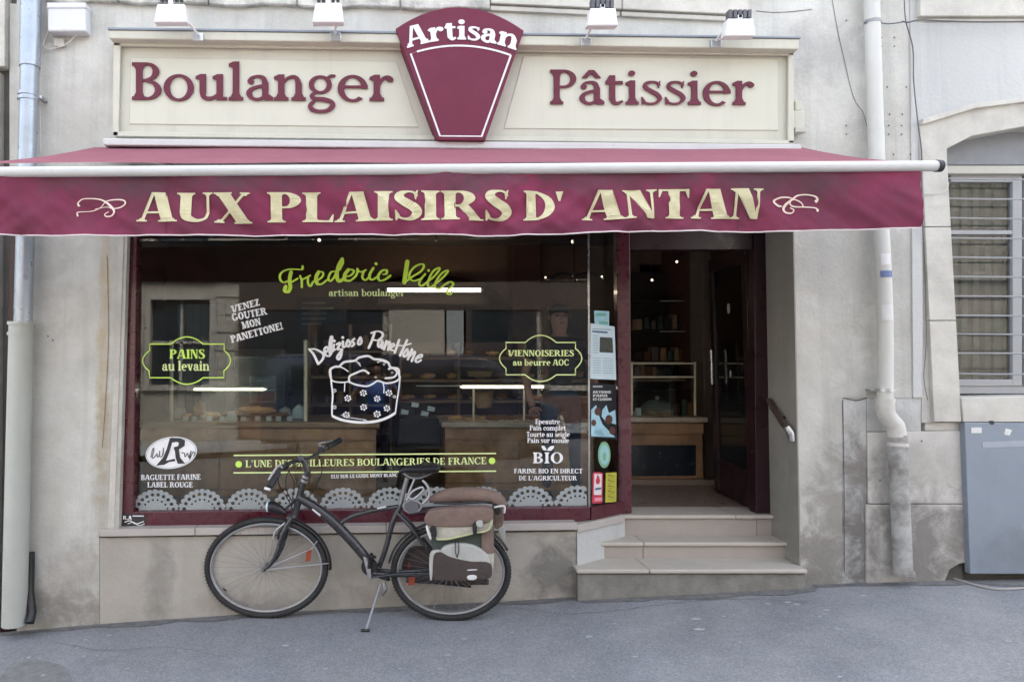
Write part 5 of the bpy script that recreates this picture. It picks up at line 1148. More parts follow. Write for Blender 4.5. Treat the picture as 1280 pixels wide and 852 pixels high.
# more of the shop: goods on the door shelves, jars, hanging baskets, boxes on the left wall
mat('packet_dim', (.12, .10, .08), .6); mat('packet_green', (.04, .07, .05), .6)
PK = ['wood_light', 'packet_dim', 'crust', 'packet_green', 'pillar_beige', 'bread_dark', 'wood', 'shelf_dark']
k = 0
for y in (410.5, 449.5, 471.5):
    x = 795
    while x < (838 if y > 460 else 872):
        w_ = random.uniform(5, 9); h_ = random.uniform(10, 19)
        o = slab('packet', [(x, y+1.5), (x+w_, y+1.5), (x+w_-.4, y-h_), (x+.4, y-h_)], YP(2.62), .12, random.choice(PK), bevel=.006)
        tag(o, ('packet', 'upright packet')[0]+' on the '+{372.5: 'top', 410.5: 'second', 449.5: 'third', 471.5: 'lowest'}[y]+' dark shelf through the door, '+ORD[min(9, k % 10)]+' along', 'packet', 'packets on the shelves seen through the door'); x += w_+random.uniform(1, 3); k += 1
    k = 0
jr = empty('jar_shelf', P(430, 470, 2.4), 'wooden shelf unit of jars and boxes behind the cake drawing on the glass', 'shelves')
slab('back_board', rect(385, 405, 490, 610), YP(2.75), .03, 'wall_red', jr, bevel=0)
for y in (438, 470, 505, 540): slab('shelf', rect(386, y, 489, y+3), YP(2.45), .3, 'wood', jr, bevel=.002)
for x in (385, 436, 487): slab('upright', rect(x, 405, x+3, 610), YP(2.44), .3, 'wood', jr, bevel=.002)
for y, r_ in ((438, 'top'), (470, 'second'), (505, 'third'), (540, 'bottom')):
    for i in range(6):
        x = 393+i*16; c = P(x, y-1, 2.55); h_ = random.uniform(.09, .16); rr = random.uniform(.03, .045)
        o = MB().tube([c, c+Vector((0, 0, h_*.8)), c+Vector((0, 0, h_*.86)), c+Vector((0, 0, h_))], [rr, rr, rr*.7, rr*.75], 10).build('jar', random.choice(PK), smooth=True); tag(o, ORD[i]+' jar from the left on the '+r_+' shelf of the jar unit', 'jar', 'jars on the shelf unit behind the glass')
mb = empty('menu_board', P(450, 400, 3.0), 'dark price board with pale lines on the arched wall behind the cake drawing', 'board')
slab('panel', rect(372, 372, 430, 412), YP(3.05), .03, 'poster_dark', mb, bevel=.003)
for i in range(5): slab('price_line', rect(377, 378+i*6.5, 377+random.uniform(25, 46), 379.4+i*6.5), YP(3.04), .003, 'cream_dark', mb, bevel=0)
for i, (x, y) in enumerate(((600, 470), (680, 498), (715, 470))):
    o = slab('wicker_tray', [(x-14, y+1), (x+14, y+1), (x+16, y-6), (x-16, y-6)], YP(2.5), .25, 'basket', bevel=.01); tag(o, ['wicker tray at the left on the middle wall shelf', 'wicker tray on the bottom wall shelf', 'wicker tray at the right of the middle wall shelf'][i], 'tray')
for i, (x, y, w_, h_, m) in enumerate([(222, 516, 8, 7, 'paper'), (275, 522, 8, 8, 'basket'), (355, 516, 9, 8, 'bag_grey'), (372, 517, 8, 12, 'paper_blue'), (247, 510, 7, 9, 'bread')]):
    o = slab('bread_bag', [(x-w_, y+8), (x+w_, y+8), (x+w_*.8, y-h_*.6), (x, y-h_), (x-w_*.8, y-h_*.5)], YP(1.3), .12, m, bevel=.015, seg=3, smooth=True); tag(o, ['white paper bag beside the left post of the case', 'woven bread bag in front of the long loaves', 'grey wrapped parcel at the right of the left case', 'pale blue bag leaning on the right post of the case', 'golden wrapped loaf standing at the left of the case'][i], 'bag')

gc = empty('counter_display_case', P(830, 520, 1.6), 'glass display case with pale rails on the counter seen through the open door', 'display case')
for y in (453, 470): slab('rail', rect(790, y, 868, y+2), YP(1.60), .012, 'post_cream', gc, bevel=.001)
slab('pane', rect(790, 454, 868, 519), YP(1.61), .004, 'pane_case', gc, bevel=0)
for x in (789, 868): slab('upright', rect(x, 452, x+2.2, 519), YP(1.60), .015, 'post_cream', gc, bevel=.001)
slab('shelf', rect(791, 488, 867, 489.5), YP(1.63), .3, 'pane_case', gc, bevel=0)
for i, (x, h_, m) in enumerate(((848, 14, 'crust'), (856, 20, 'packet_green'), (863, 17, 'bread_dark'), (799, 9, 'paper_blue'))):
    o = slab('packet', [(x-3.2, 519), (x+3.2, 519), (x+2.8, 519-h_), (x-2.8, 519-h_)], YP(1.72), .06, m, bevel=.006); tag(o, ['reddish packet right of the glass dome', 'green packet second right of the glass dome', 'brown packet at the right end of the door counter', 'pale small packet left of the glass dome'][i], 'packet')
# ================================================================ BICYCLE
C1 = onground(333, 771.5); C2 = onground(562.5, 774.5)
dx = Vector((C2.x-C1.x, C2.y-C1.y, 0)).normalized(); BP = Plane(C1, (dx.y, -dx.x, 0))
if BP.n.y > 0: BP.n = -BP.n
def B(px, py, off=0.0): return BP.pt(px, py, off)
bc = empty('bicycle', C1.lerp(C2, .5), 'dark grey city bicycle with panniers leaning on its kickstand before the shop window', 'bicycle')
bx = (B(500, 700)-B(400, 700)).normalized()
def wheel(cx, cy, rxp, ryp, label, fender=None, refl=()):
    c = B(cx, cy); rx = (B(cx+rxp, cy)-c).length; rz = abs(B(cx, cy-ryp).z-c.z); n = 64
    def ringp(k, dr=0.0, m_=n): return [c+bx*((rx*k-dr)*math.cos(2*math.pi*i/m_))+Vector((0, 0, (rz*k-dr)*math.sin(2*math.pi*i/m_))) for i in range(m_)]
    tr = .021
    w_ = MB().tube(ringp(1, .047), .010, 8, closed=True).build('wheel', 'alu', bc, smooth=True, label=label)
    # tyre with tread
    t = MB(); t.tube(ringp(1, tr), tr, 12, closed=True); t.build('tyre', 'rubber', w_, smooth=True)
    tr_ = MB()
    for i in range(90):
        a = 2*math.pi*(i+.5)/90
        for s_ in (-1, 1):
            for zz in (0.0,):
                p = c+bx*((rx-.0005)*math.cos(a))+Vector((0, 0, (rz-.0005)*math.sin(a)))+BP.n*(s_*.009); q = p+BP.n*(s_*.006); tr_.tube([p, q], .0035, 4)
    o = tr_.build('tread_blocks', 'rubber', w_); o['kind'] = 'stuff'
    sp = MB()
    for i in range(36):
        a = 2*math.pi*i/36; b_ = a+(.35 if i % 2 else -.35); s_ = 1 if (i//2) % 2 else -1
        sp.tube([c+bx*(.022*1.25*math.cos(b_))+Vector((0, 0, .022*math.sin(b_)))+BP.n*(.028*s_), c+bx*((rx-.052)*math.cos(a))+Vector((0, 0, (rz-.052)*math.sin(a)))], .0011, 4)
    o = sp.build('spokes', 'bike_silver', w_); o['kind'] = 'stuff'
    tube('hub', [c-BP.n*.045, c-BP.n*.02, c+BP.n*.02, c+BP.n*.045], [.022, .014, .014, .022], 'bike_silver', w_, n=14); tube('axle', [c-BP.n*.065, c+BP.n*.065], .007, 'bike_silver', w_, n=8)
    va = B(cx-rxp*.66, cy+ryp*.6); 
    for (x, y, w2, h2) in refl: slab('spoke_reflector', [(x-w2-1, y+h2), (x+w2-1, y+h2-1), (x+w2+1, y-h2), (x-w2+1, y-h2+1)], BP, .006, 'reflector', w_, bevel=.002, off=.008)
    return w_, c, rx, rz
W1, cw1, rx1, rz1 = wheel(332, 708.6, 78.5, 63, 'front wheel', refl=[(386, 693, 3.2, 8)])
W2, cw2, rx2, rz2 = wheel(562.7, 713.8, 76.3, 61, 'rear wheel', refl=[(515, 724, 4, 7)])
tube('valve', [B(283, 738), B(279, 735)], .006, 'black', W1, n=6)
# mudguards
def guard(c, rx, rz, a0, a1, name, w_=.028, gap=.012):
    v = []; f = []; n = 26
    for i in range(n+1):
        a = R(a0+(a1-a0)*i/n)
        for j in range(7):
            u = (j/6*2-1); dr = gap+.012*(1-u*u); p = c+bx*((rx+dr)*math.cos(a))+Vector((0, 0, (rz+dr)*math.sin(a)))+BP.n*(u*w_); v.append(p)
    for i in range(n):
        for j in range(6): k = i*7+j; f.append((k, k+1, k+8, k+7))
    o = link(name, v, f, 'black', bc, smooth=True); md = o.modifiers.new('thick', 'SOLIDIFY'); md.thickness = .003; return o
guard(cw1, rx1, rz1, 68, -2, 'front_mudguard'); guard(cw2, rx2, rz2, 25, 170, 'rear_mudguard')
def bt(name, pts, r, m='bike_grey', n=12, sm=4, off=0.0, flat=1.0): 
    pp = [B(p[0], p[1], off+(p[2] if len(p) > 2 else 0)) for p in pts]; rr = r
    if isinstance(r, (list, tuple)) and sm:
        q = crom([(*p, a) for p, a in zip(pp, r)], sm); pp = [a[:3] for a in q]; rr = [a[3] for a in q]
        return MB().tube(pp, rr, n, flat=flat).build(name, m, bc, smooth=True)
    return tube(name, pp, rr, m, bc, n=n, sm=sm, flat=flat)
bt('down_tube', [(373, 621), (392, 632), (415, 650), (440, 676), (460, 700), (464, 706)], [.030, .034, .036, .035, .032, .026])
bt('top_tube', [(424, 655), (440, 645), (465, 638), (498, 633)], [.014, .016, .016, .016])
bt('seat_tube', [(503, 628), (497, 640), (490, 655), (483, 682), (474, 708)], [.018, .02, .019, .018, .018])
bt('head_tube', [(377, 610), (371, 634), (369, 644)], [.024, .024, .026], sm=0)
for s_ in (1, -1):
    bt('fork_leg', [(366, 646, .02*s_), (356, 664, .045*s_), (350, 685, .05*s_), (341, 702, .05*s_), (331, 710, .05*s_)], [.019, .019, .016, .013, .010])
    bt('chain_stay', [(468, 714, .035*s_), (500, 716, .04*s_), (545, 714, .055*s_), (562, 714, .055*s_)], [.014, .013, .011, .010])
    bt('seat_stay', [(497, 640, .02*s_), (515, 658, .04*s_), (540, 690, .055*s_), (562, 713, .055*s_)], [.012, .012, .010, .010])
bt('fork_crown', [(360, 648, 0), (371, 645, 0)], .028, sm=0)
bt('frame_decal', [(392, 634.5, .036), (402, 642.5, .036)], .006, 'white_paint', sm=0, n=6); bt('frame_decal', [(472, 634.5, .015), (483, 632.3, .015)], .005, 'white_paint', sm=0, n=6); bt('frame_decal', [(524, 716, .050), (538, 715.3, .050)], .005, 'white_paint', sm=0, n=6)
bt('seat_post', [(500, 634), (504, 615), (509, 597)], .0165, 'bike_silver', sm=0)
bt('stem', [(376, 612), (381, 597), (385, 588)], [.022, .021, .022], 'bike_grey', sm=0)
for y, x in ((600.5, 380.3), (595.5, 381.8)): bt('spacer', [(x-.6, y+1.3), (x+.6, y-1.3)], .025, 'alu', sm=0)
bt('stem_clamp', [(384, 590), (381, 578), (378, 573)], [.02, .022, .02], 'bike_grey', sm=0)
# saddle
sd = empty('x', (0, 0, 0)); bpy.data.objects.remove(sd)
v = []; f = []; secs = [(499, 589, .02, .012), (505, 586, .03, .018), (515, 585.5, .045, .022), (526, 584.5, .075, .028), (537, 583.5, .09, .03), (545, 583.5, .085, .026), (549, 585, .06, .016)]
for (x, y, hw, hh) in secs:
    c = B(x, y)
    for i in range(14): a = 2*math.pi*i/14; v.append(c+BP.n*(hw*math.cos(a))+Vector((0, 0, hh*(math.sin(a) if math.sin(a) > 0 else math.sin(a)*1.3))))
for k in range(len(secs)-1):
    for i in range(14): f.append((k*14+i, k*14+(i+1) % 14, (k+1)*14+(i+1) % 14, (k+1)*14+i))
f += [tuple(range(14)), tuple(range(14*len(secs)-14, 14*len(secs)))]
sad = link('saddle', v, f, 'saddle', bc, smooth=True)
for s_ in (1, -1): MB().tube(crom([B(505, 591, .02*s_), B(515, 597, .02*s_), B(528, 596, .025*s_), B(541, 590, .03*s_)], 4), .004, 6).build('saddle_rail', 'bike_silver', sad, smooth=True)
# handlebar: runs toward / away from the camera, swept back
hb = [(399, 556, .34), (392, 562, .27), (386, 569, .16), (379, 574, .05), (379, 574, -.05), (372, 571, -.16), (366, 580, -.27), (361, 590, -.34)]
bt('handlebar', [(409, 560, -.30), (400, 564, -.24), (388, 572, -.12), (379, 575, 0), (370, 574, .12), (362, 581, .24), (358, 590, .30)], .0125, 'bike_grey', sm=5)
bt('grip', [(413, 557, -.34), (400, 564, -.24)], .021, 'grip', sm=0); bt('grip', [(355, 597, .33), (361, 583, .25)], .021, 'grip', sm=0)
for a, b_, c_ in (((364, 579, .22), (360, 575, .24), (352, 590, .30)), ((398, 565, -.22), (388, 560, -.24), (404, 557, -.30))): bt('brake_lever', [a, b_, c_], .008, 'alu', sm=3, n=8)
for x, y, o_ in ((366, 577, .2), (393, 567, -.2)): bt('shifter', [(x-2, y+2, o_), (x+3, y-2, o_)], .022, 'black', sm=0)
bt('bar_end', [(353, 598, .335), (352.5, 600.5, .34)], .022, 'white_paint', sm=0)
for pts in ([(360, 582, .22), (357, 600, .16), (362, 620, .06), (369, 640, .02)], [(376, 578, .05), (362, 590, .06), (361, 612, .05), (372, 632, .03)], [(392, 572, -.15), (400, 590, -.06), (392, 612, -.02), (380, 628, .02)], [(366, 577, .18), (372, 600, .09), (368, 622, .05), (365, 645, .03)]): bt('brake_cable', pts, .0035, 'black', n=6)
bl = tube('bell', [B(378, 572, .05), B(378, 569, .06)], .02, 'bike_silver', bc)
# headlight
hl_ = MB().tube([B(338, 632, .03), B(343, 632, .03), B(352, 636, .03), B(358, 640, .02)], [.038, .040, .032, .016], 16).build('headlight', 'black', bc, smooth=True)
MB().tube([B(335.5, 632, .03), B(338.5, 632, .03)], [.034, .037], 16).build('lens', 'paper_blue', hl_, smooth=True)
bt('lamp_bracket', [(356, 636, .02), (366, 628, .01), (372, 622, .01)], .009, 'black', n=8)
for x in (344, 349): bt('brake_arm', [(x+14, 652, .03), (x+2, 662, .035), (x, 672, .035)], .008, 'alu' if x == 344 else 'black', n=8)
# drivetrain
crk = tube('chain_case', [B(463, 706, .03), B(463, 706, .045)], [.058, .056], 'black', bc, n=24); 
MB().tube([B(458, 692, .055), B(462, 705, .06), B(464, 720, .055)], [.014, .018, .012], 12, flat=.6).build('crank_guard', 'alu', crk, smooth=True)
bt('crank', [(463, 706, .065), (466, 690, .07), (467, 688, .075)], [.012, .011, .012], 'black', sm=0)
bt('pedal', [(461, 690, .08), (472, 689, .13)], .016, 'black', sm=0, flat=.7); bt('crank', [(463, 708, -.05), (460, 722, -.07)], .011, 'black', sm=0)
bt('pedal', [(472, 727, -.12), (484, 728, -.08)], .014, 'black', sm=0)
bt('chain_guard', [(466, 718, .045), (500, 713.5, .058), (530, 712.5, .062), (556, 713, .062)], [.016, .013, .012, .012], 'bike_grey', flat=.6)
bt('derailleur', [(480, 726, .02), (482, 734, .03), (478, 741, .03)], [.014, .02, .012], 'bike_silver', sm=0)
ks0 = B(476, 728, .03); g1 = onground(457, 788, .006)
kst = MB().tube([ks0, ks0.lerp(g1, .5), g1], [.010, .009, .009], 8).build('kickstand', 'bike_silver', bc, smooth=True)
MB().tube([g1-bx*.03+Vector((0, 0, .004)), g1+bx*.025+Vector((0, 0, .006))], .011, 8, flat=.7).build('foot', 'black', kst, smooth=True)
# rear rack
rk = bt('rear_rack', [(512, 640, .05), (540, 636, .06), (600, 634, .06), (614, 636, .05), (614, 636, -.05), (600, 634, -.06), (540, 636, -.06), (512, 640, -.05)], .007, 'black', n=8, sm=3)
for s_ in (1, -1): bt('rack_stay', [(590, 636, .06*s_), (578, 675, .06*s_), (563, 712, .06*s_)], .006, 'black', n=8)
bt('front_stay', [(398, 674, .03), (391, 684, .03), (332, 709, .055)], .003, 'alu', n=6, sm=0); bt('front_stay', [(412, 702, .03), (332, 709, .055)], .003, 'alu', n=6, sm=0)
# lock wound under the saddle
lk = empty('bicycle_lock', B(516, 632, .04), 'silver coiled cable lock hanging under the bicycle saddle', 'lock')
Lp = lambda x, y, o=.05: B(490+x/5.68, 570+y/5.68, o)
tube('coil', [Lp(150+62*math.cos(a), 345+42*math.sin(a), .05) for a in [2*math.pi*i/24 for i in range(24)]], .0095, 'bike_silver', lk, closed=True)
tube('lock_body', [Lp(150, 345, .045), Lp(150, 345, .062)], .042, 'cable', lk, n=20)
tube('coil', [Lp(110, 300), Lp(150, 240), Lp(215, 210), Lp(225, 235), Lp(160, 290), Lp(120, 280)], .008, 'alu', lk, sm=5, n=8)
tube('cable', [Lp(220, 160), Lp(255, 200), Lp(270, 260), Lp(250, 300), Lp(225, 320)], .009, 'alu', lk, sm=5, n=8)
tube('cable', [Lp(165, 150), Lp(140, 210), Lp(120, 260)], .007, 'alu', lk, n=8)
# pannier
def puff(name, pts, off, depth, m, parent, bev=.02):
    q = [(490+x/5.68, 570+y/5.68) for x, y in pts]
    a = sum(q[i-1][0]*q[i][1]-q[i][0]*q[i-1][1] for i in range(len(q)))
    if a > 0: q = q[::-1]
    return slab(name, crom(q, 4, closed=True), BP, depth, m, parent, bevel=bev, off=off, seg=4, smooth=True)
pn = empty('pannier_bag', B(585, 700, .12), 'brown and beige pannier bag with yellow piping hanging over the rear wheel', 'pannier bag')
puff('body', [(330, 450), (500, 440), (700, 430), (722, 630), (705, 790), (640, 800), (320, 795), (300, 640), (290, 500)], .14, .10, 'bag_green', pn)
puff('side_panel', [(645, 450), (700, 420), (724, 640), (706, 800), (655, 795), (640, 640)], .15, .05, 'bag_beige', pn, .012); puff('side_patch', [(650, 440), (705, 415), (722, 600), (722, 640), (642, 620)], .155, .05, 'bag_brown', pn, .01)
puff('pocket', [(350, 625), (395, 585), (480, 570), (580, 585), (660, 630), (695, 700), (690, 790), (600, 800), (320, 800), (330, 680)], .175, .05, 'bag_grey', pn, .014)
puff('pocket_base', [(312, 640), (352, 625), (430, 662), (560, 690), (690, 700), (702, 795), (600, 815), (360, 818), (306, 795)], .185, .05, 'bag_dark', pn, .01)
puff('edge_panel', [(284, 640), (330, 612), (360, 622), (312, 645), (300, 800), (284, 798)], .19, .03, 'bag_grey', pn, .006)
puff('flap_band', [(262, 445), (330, 455), (560, 450), (690, 400), (716, 410), (695, 480), (590, 505), (400, 538), (335, 540), (300, 500)], .172, .05, 'bag_beige', pn, .010)
puff('flap', [(246, 400), (262, 365), (310, 340), (430, 330), (600, 322), (700, 330), (718, 375), (700, 415), (620, 440), (530, 455), (330, 455), (260, 440)], .185, .10, 'bag_brown', pn, .018)
tube('piping', [Lp(x, y, .183) for x, y in ((330, 537), (400, 537), (500, 517), (590, 495), (670, 480), (695, 450), (708, 408))], .0062, 'piping', pn, sm=5, n=8)
puff('strap', [(578, 430), (604, 425), (606, 495), (598, 500), (580, 498)], .20, .015, 'black', pn, .003); puff('buckle', [(603, 412), (640, 405), (645, 445), (620, 452), (604, 442)], .205, .02, 'bag_grey', pn, .004)
puff('strap', [(286, 455), (325, 452), (330, 520), (300, 500)], .195, .015, 'black', pn, .003); puff('stay_mark', [(255, 455), (270, 450), (296, 530), (280, 530)], .185, .01, 'paper', pn, .002)
for x in (462, 478): tube('drawstring', [Lp(x, 545, .18), Lp(x-5 if x < 470 else x+4, 610, .185), Lp(470, 660, .19)], .003, 'black', pn, n=6, sm=3)
puff('badge', [(538, 790), (560, 778), (595, 780), (606, 795), (590, 810), (550, 810)], .195, .006, 'paper', pn, .002); puff('badge', [(545, 743), (600, 741), (602, 746), (545, 749)], .19, .006, 'paper', pn, .001)
pf = empty('pannier_bag', B(590, 700, -.12), 'second dark pannier on the far side of the rear wheel', 'pannier bag')
puff('body', [(102, 700), (300, 690), (670, 690), (672, 900), (640, 940), (105, 905)], -.08, .09, 'bag_dark', pf, .015); puff('side_panel', [(715, 370), (785, 400), (790, 500), (750, 530), (720, 500)], -.05, .08, 'bag_brown', pf, .012); puff('edge_panel', [(755, 520), (800, 520), (806, 580), (790, 615), (765, 580)], -.05, .06, 'bag_grey', pf, .01)
puff('reflector', [(103, 790), (118, 785), (122, 890), (105, 895)], -.075, .01, 'reflector', pf, .002)
tube('lower_strap', [Lp(95, 905, -.06), Lp(300, 918, -.06), Lp(560, 945, -.06)], .008, 'black', pf, n=6)
br = empty('rolled_bag', B(580, 622), 'long brown rolled bag lying across the top of the bicycle rack', 'bag')
MB().tube(crom([(*Lp(265, 310, 0), .018), (*Lp(370, 285, 0), .045), (*Lp(470, 272, 0), .05), (*Lp(600, 275, 0), .05), (*Lp(720, 292, 0), .047), (*Lp(770, 330, 0), .04), (*Lp(768, 380, 0), .03)], 5) and [q[:3] for q in crom([(*Lp(265, 310, 0), .018), (*Lp(370, 285, 0), .045), (*Lp(470, 272, 0), .05), (*Lp(600, 275, 0), .05), (*Lp(720, 292, 0), .047), (*Lp(770, 330, 0), .04), (*Lp(768, 380, 0), .03)], 5)], [q[3] for q in crom([(*Lp(265, 310, 0), .018), (*Lp(370, 285, 0), .045), (*Lp(470, 272, 0), .05), (*Lp(600, 275, 0), .05), (*Lp(720, 292, 0), .047), (*Lp(770, 330, 0), .04), (*Lp(768, 380, 0), .03)], 5)], 16).build('roll', 'bag_brown', br, smooth=True)
tube('trim', [Lp(725, 352, .045), Lp(770, 343, .045), Lp(798, 350, .03), Lp(796, 395, .03)], .007, 'paper', br, sm=4, n=8); puff('buckle', [(728, 356), (765, 352), (768, 395), (735, 400)], .05, .02, 'black', br, .004)
tube('dark_strap', [Lp(300, 320, .05), Lp(450, 322, .055), Lp(700, 312, .05)], .007, 'black', br, n=6, sm=3)

# ================================================================ PEOPLE
def person(name, base, H, face, label, mats, armsL, armsR, holding=None, stretch=1.2):
    """one continuous skinned figure; arms given as joint lists in body space (x right, y forward, z up, metres for H=1.75)"""
    k = H/1.75
    o = empty(name, base, label, 'person'); o.rotation_euler = (0, 0, 0)
    ca, sa = math.cos(face), math.sin(face)
    def T(p): x, y, z = p[0]*k*stretch, p[1]*k, p[2]*k; return (x*ca-y*sa, x*sa+y*ca, z)
    def skin(nm, chains, m, lev=1):
        vs = []; es = []; rad = []; key = {}
        for ch_ in chains:
            prev = None
            for (p, r) in ch_:
                kx = tuple(round(a, 3) for a in p)
                if kx not in key: key[kx] = len(vs); vs.append(T(p)); rad.append(r*k)
                i = key[kx]
                if prev is not None and prev != i: es.append((prev, i))
                prev = i
        me = bpy.data.meshes.new(nm); me.from_pydata(vs, es, []); ob = bpy.data.objects.new(nm, me); col.objects.link(ob); ob.parent = o
        md = ob.modifiers.new('skin', 'SKIN'); md.use_smooth_shade = True
        for i, d in enumerate(me.skin_vertices[0].data): rr = rad[i]; d.radius = (rr if isinstance(rr, float) else rr, rr); d.use_root = (i == 0)
        s2 = ob.modifiers.new('sub', 'SUBSURF'); s2.levels = lev; s2.render_levels = lev; me.materials.append(M[m]); return ob
    hip = (0, 0, .95)
    leg = lambda s_: [((0, 0, .95), .13), ((.09*s_, 0, .88), .10), ((.10*s_, .01, .48), .062), ((.11*s_, -.01, .09), .045)]
    skin('trousers', [leg(1), leg(-1), [((0, 0, .95), .13), ((0, 0, 1.03), .135)]], mats['trousers'])
    for s_ in (1, -1): skin('shoe', [[((.11*s_, -.04, .045), .045), ((.115*s_, .06, .045), .045), ((.12*s_, .16, .035), .035)]], mats['shoe'])
    aL = [(Vector(p), r) for p, r in armsL]; aR = [(Vector(p), r) for p, r in armsR]
    mid = lambda a, b, t: tuple(Vector(a)*(1-t)+Vector(b)*t)
    sl = lambda A_, s_: [((0, 0, 1.36), .12), ((.14*s_, 0, 1.41), .075), (tuple(A_[0][0]), .062), (mid(A_[0][0], A_[1][0], .6), .058)]
    skin('shirt', [[((0, 0, 1.0), .14), ((0, 0, 1.15), .135), ((0, .0, 1.28), .145), ((0, 0, 1.36), .12), ((0, 0, 1.47), .06)], sl(aL, -1), sl(aR, 1)], mats['shirt'])
    # body: neck, head, arms in one skin
    arms = []
    for A_ in (aL, aR): arms.append([((0, 0, 1.38), .07)]+[(tuple(p), r) for p, r in A_])
    skin('body', [[((0, 0, 1.38), .07), ((0, 0, 1.50), .052), ((0, .015, 1.56), .075), ((0, .02, 1.64), .088), ((0, .01, 1.71), .07)]]+arms, 'skin', 2)
    for A_ in (aL, aR):      # hands: palm and five fingers
        wr, ha = A_[-2][0], A_[-1][0]; d_ = (ha-wr).normalized(); side = d_.cross(Vector((0, 1, 0)) if abs(d_.y) < .8 else Vector((0, 0, 1))).normalized(); cu = side.cross(d_)
        ch_ = []
        for j, (ln_, off_) in enumerate(((.055, -.032), (.07, -.011), (.075, .011), (.066, .032))):
            b0_ = ha+side*off_; ch_.append([(tuple(ha), .022), (tuple(b0_+d_*.03), .011), (tuple(b0_+d_*(.03+ln_*.5)+cu*.008), .009), (tuple(b0_+d_*(.03+ln_*.8)+cu*.03), .008)])
        ch_.append([(tuple(ha), .022), (tuple(ha+side*-.04+d_*.005), .012), (tuple(ha+side*-.062+d_*.04+cu*.01), .010)])
        skin('hand', ch_, 'skin', 1)
    hd_ = Vector((0, .015, 1.665)); f_ = MB()
    def bl_(p, a, b, c, nm, m, par=o):
        mb = MB().ball((0, 0, 0), a*k*stretch, b*k, c*k, 14, 10); q = Vector(T(p)); ob = link(nm, [Vector((v_.x*ca-v_.y*sa, v_.x*sa+v_.y*ca, v_.z))+q+wloc(o) for v_ in mb.v], mb.f, m, par, smooth=True); return ob
    bl_((0, -.02, 1.728), .084, .088, .062, 'hair', 'hair'); bl_((0, .105, 1.64), .012, .02, .022, 'nose', 'skin')
    for s_ in (1, -1): bl_((.033*s_, .094, 1.665), .012, .008, .008, 'eye', 'black'); bl_((.080*s_, .01, 1.65), .006, .015, .024, 'ear', 'skin')
    bl_((0, .085, 1.60), .022, .008, .005, 'mouth', 'crust'); None
    return o
mb_ = P(697, 600, 1.05)
person('person', (mb_.x, .92, FZ), 1.62, math.pi, 'dark haired man in dark top and jeans standing behind the glass near the newspaper page', dict(trousers='denim', shirt='shirt_dark', shoe='shoe', beard=1),
       [((-.2, 0, 1.40), .052), ((-.26, -.02, 1.14), .042), ((-.25, .08, .90), .032), ((-.25, .12, .83), .034)], [((.2, 0, 1.40), .052), ((.27, .0, 1.14), .042), ((.24, .07, .90), .032), ((.23, .10, .83), .034)])
gzp = gz(0, -5.4)-.12
person('person', (0, -5.52, gzp), 1.80, 0, 'photographer in a blue shirt holding up a phone, seen mirrored in the window', dict(trousers='navy', shirt='blue_shirt', shoe='shoe'),
       [((-.2, 0, 1.42), .052), ((-.30, .10, 1.22), .042), ((-.12, .28, 1.52), .032), ((-.07, .33, 1.60), .034)], [((.2, 0, 1.42), .052), ((.30, .10, 1.22), .042), ((.12, .28, 1.52), .032), ((.07, .33, 1.60), .034)])
ph = box('phone', -.085, .085, -5.175, -5.165, 1.70, 1.79, 'black', bevel=.004); tag(ph, 'black phone held up in both hands by the mirrored photographer', 'phone')

# ================================================================ THE OTHER SIDE OF THE STREET (seen mirrored)
ob_ = empty('opposite_building', (0, -11.3, 0), 'pale building across the street, mirrored in the shop window', 'building')
YB = -11.2
wins = []
holes = []
for i in range(-6, 6):
    x = i*3.1-4.6
    for z in (4.4, 8.0): holes.append((x-.62, x+.62, z-.2, z+1.4)) if z < 6 else None
    holes.append((x-.7, x+.7, .2 if i % 3 else 1.0, 3.0))
shp = [[(-24, -1.5), (18, -1.5), (18, 6.3), (-24, 6.3)]]
shape('wall', shp, None, 'facade_opposite', ob_, holes=[[(a, c), (b_, c), (b_, d), (a, d)] for a, b_, c, d in holes], fn=lambda x, y: Vector((x, YB, y)))
for i, (a, b_, c, d) in enumerate(holes):
    w_ = box('window', a, b_, YB-.2, YB-.16, c, d, 'dark_glass', ob_, bevel=0)
    m = MB(); m.box(a-.12, a, YB-.02, YB+.05, c, d); m.box(b_, b_+.12, YB-.02, YB+.05, c, d); m.box(a-.12, b_+.12, YB-.02, YB+.06, d, d+.15); m.box(a-.15, b_+.15, YB-.02, YB+.1, c-.12, c); m.box((a+b_)/2-.03, (a+b_)/2+.03, YB-.15, YB-.10, c, d)
    m.box(a, b_, YB-.15, YB-.10, (c+d)/2-.03, (c+d)/2+.03); m.build('frame', 'trim_opposite', w_)
    m = MB(); m.box(a-.02, a, YB-.2, YB-.02, c, d); m.box(b_, b_+.02, YB-.2, YB-.02, c, d); m.box(a, b_, YB-.2, YB-.02, c-.02, c); m.box(a, b_, YB-.2, YB-.02, d, d+.02); m.build('reveal', 'facade_opposite', w_)
for z_ in [.1+.42*i for i in range(8)]:
    m = MB(); ed = [-24]+sorted(sum([[a-.14, b_+.14] for a, b_, c, d in holes if c < 3], []))+[18]
    for a, b_ in zip(ed[::2], ed[1::2]): m.box(a, b_, YB-.01, YB+.04, z_+.03, z_+.42)
    m.build('stone_course', 'facade_opposite', ob_)
box('string_course', -24, 18, YB-.05, YB+.14, 3.45, 3.65, 'trim_opposite', ob_, bevel=.01); box('cornice', -24, 18, YB-.05, YB+.35, 6.3, 6.5, 'trim_opposite', ob_, bevel=.02)
box('roof', -24, 18, YB-7, YB+.2, 6.5, 6.7, 'roof_slate', ob_, bevel=0)
osf = empty('opposite_shopfront', (1.5, YB+.05, .2), 'dark shop front across the street, seen only mirrored in the glass', 'shop front')
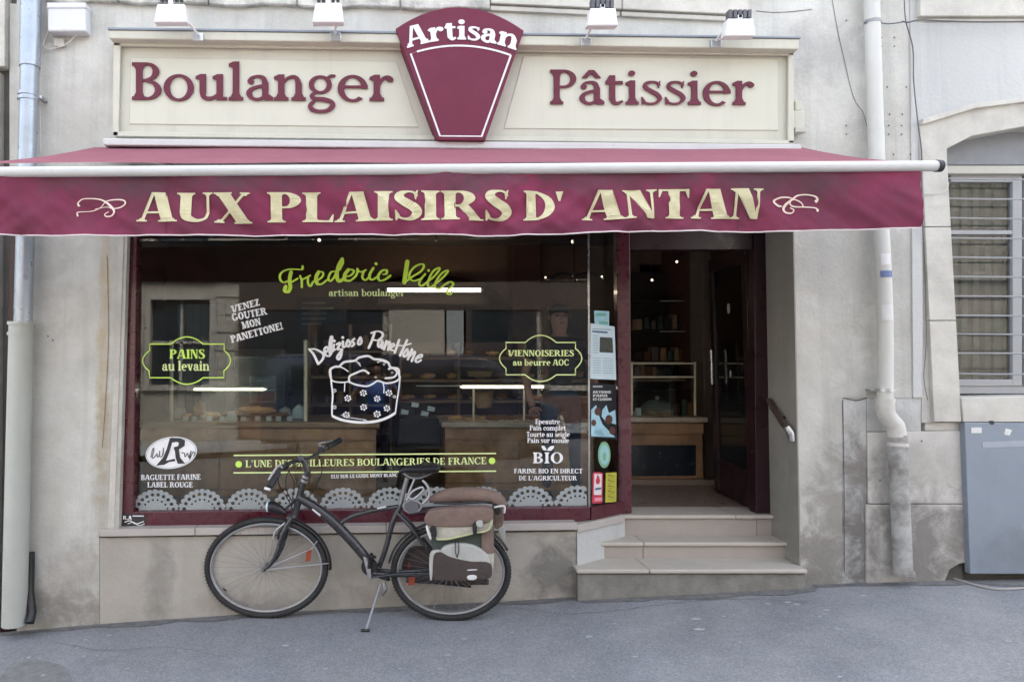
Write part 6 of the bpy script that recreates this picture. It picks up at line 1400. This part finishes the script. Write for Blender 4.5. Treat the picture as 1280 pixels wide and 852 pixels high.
box('fascia', -3.2, 9.0, YB-.02, YB+.10, 2.75, 3.4, 'shelf_dark', osf, bevel=.01); box('stall_riser', -3.2, 9.0, YB-.02, YB+.09, -.2, .75, 'wood_dark', osf, bevel=.01)
for x in (-3.2, -1.5, .3, 2.1, 3.9, 5.7, 7.5):
    box('post', x, x+(.14 if x != .3 else 1.3), YB-.02, YB+.12, .75, 2.75, 'shelf_dark' if x != .3 else 'facade_opposite', osf, bevel=.005); box('pane', x+.14, x+1.66 if x < 7 else x+1.5, YB+.06, YB+.07, .75, 2.75, 'dark_glass', osf, bevel=0) if x != .3 else None
box('door', 1.65, 2.05, YB+.05, YB+.09, .75, 2.75, 'shutter_grey', osf, bevel=.005)
# parked van behind the photographer
vz = gz(.6, -7.6)-.12
vn = empty('parked_van', (.4, -7.8, vz), 'dark blue parked van across the street, mirrored in the shop window', 'van')
prof = [(-2.4, .35), (-2.4, 1.0), (-2.3, 1.75), (-2.1, 1.9), (1.2, 1.9), (1.7, 1.75), (2.2, 1.15), (2.75, 1.0), (2.85, .6), (2.8, .35)]
def van_part(name, pts, y0, y1, m, par=vn, bevel=.04): return MB().prism([(x+.4, y0, z+vz) for x, z in pts][::1], [(x+.4, y1, z+vz) for x, z in pts]).build(name, m, par, bevel=bevel, smooth=True)
body = van_part('body', prof[::-1], -6.9, -8.7, 'van_blue')
for a, b_ in ((-2.1, -.8), (-.7, .5)): van_part('window', [(a, 1.2), (b_, 1.2), (b_, 1.72), (a+.06, 1.72)][::-1], -6.885, -6.95, 'dark_glass', body, .01)
van_part('window', [(.6, 1.2), (2.05, 1.15), (1.6, 1.68), (.6, 1.72)][::-1], -6.885, -6.95, 'dark_glass', body, .01)
for x in (-1.6, 1.9):
    for y in (-6.98, -8.62):
        w_ = MB().tube([(x+.4, y-.1, vz+.33), (x+.4, y+.1, vz+.33)], .33, 24).build('wheel', 'rubber', vn, smooth=True); MB().tube([(x+.4, y-.105, vz+.33), (x+.4, y+.105, vz+.33)], .2, 16).build('rim', 'cable', w_, smooth=True)
for s_ in (-7.1, -8.5): MB().ball((3.2, s_, vz+.75), .08, .14, .1).build('headlight', 'paper', vn, smooth=True)
for o in (vn,): pass
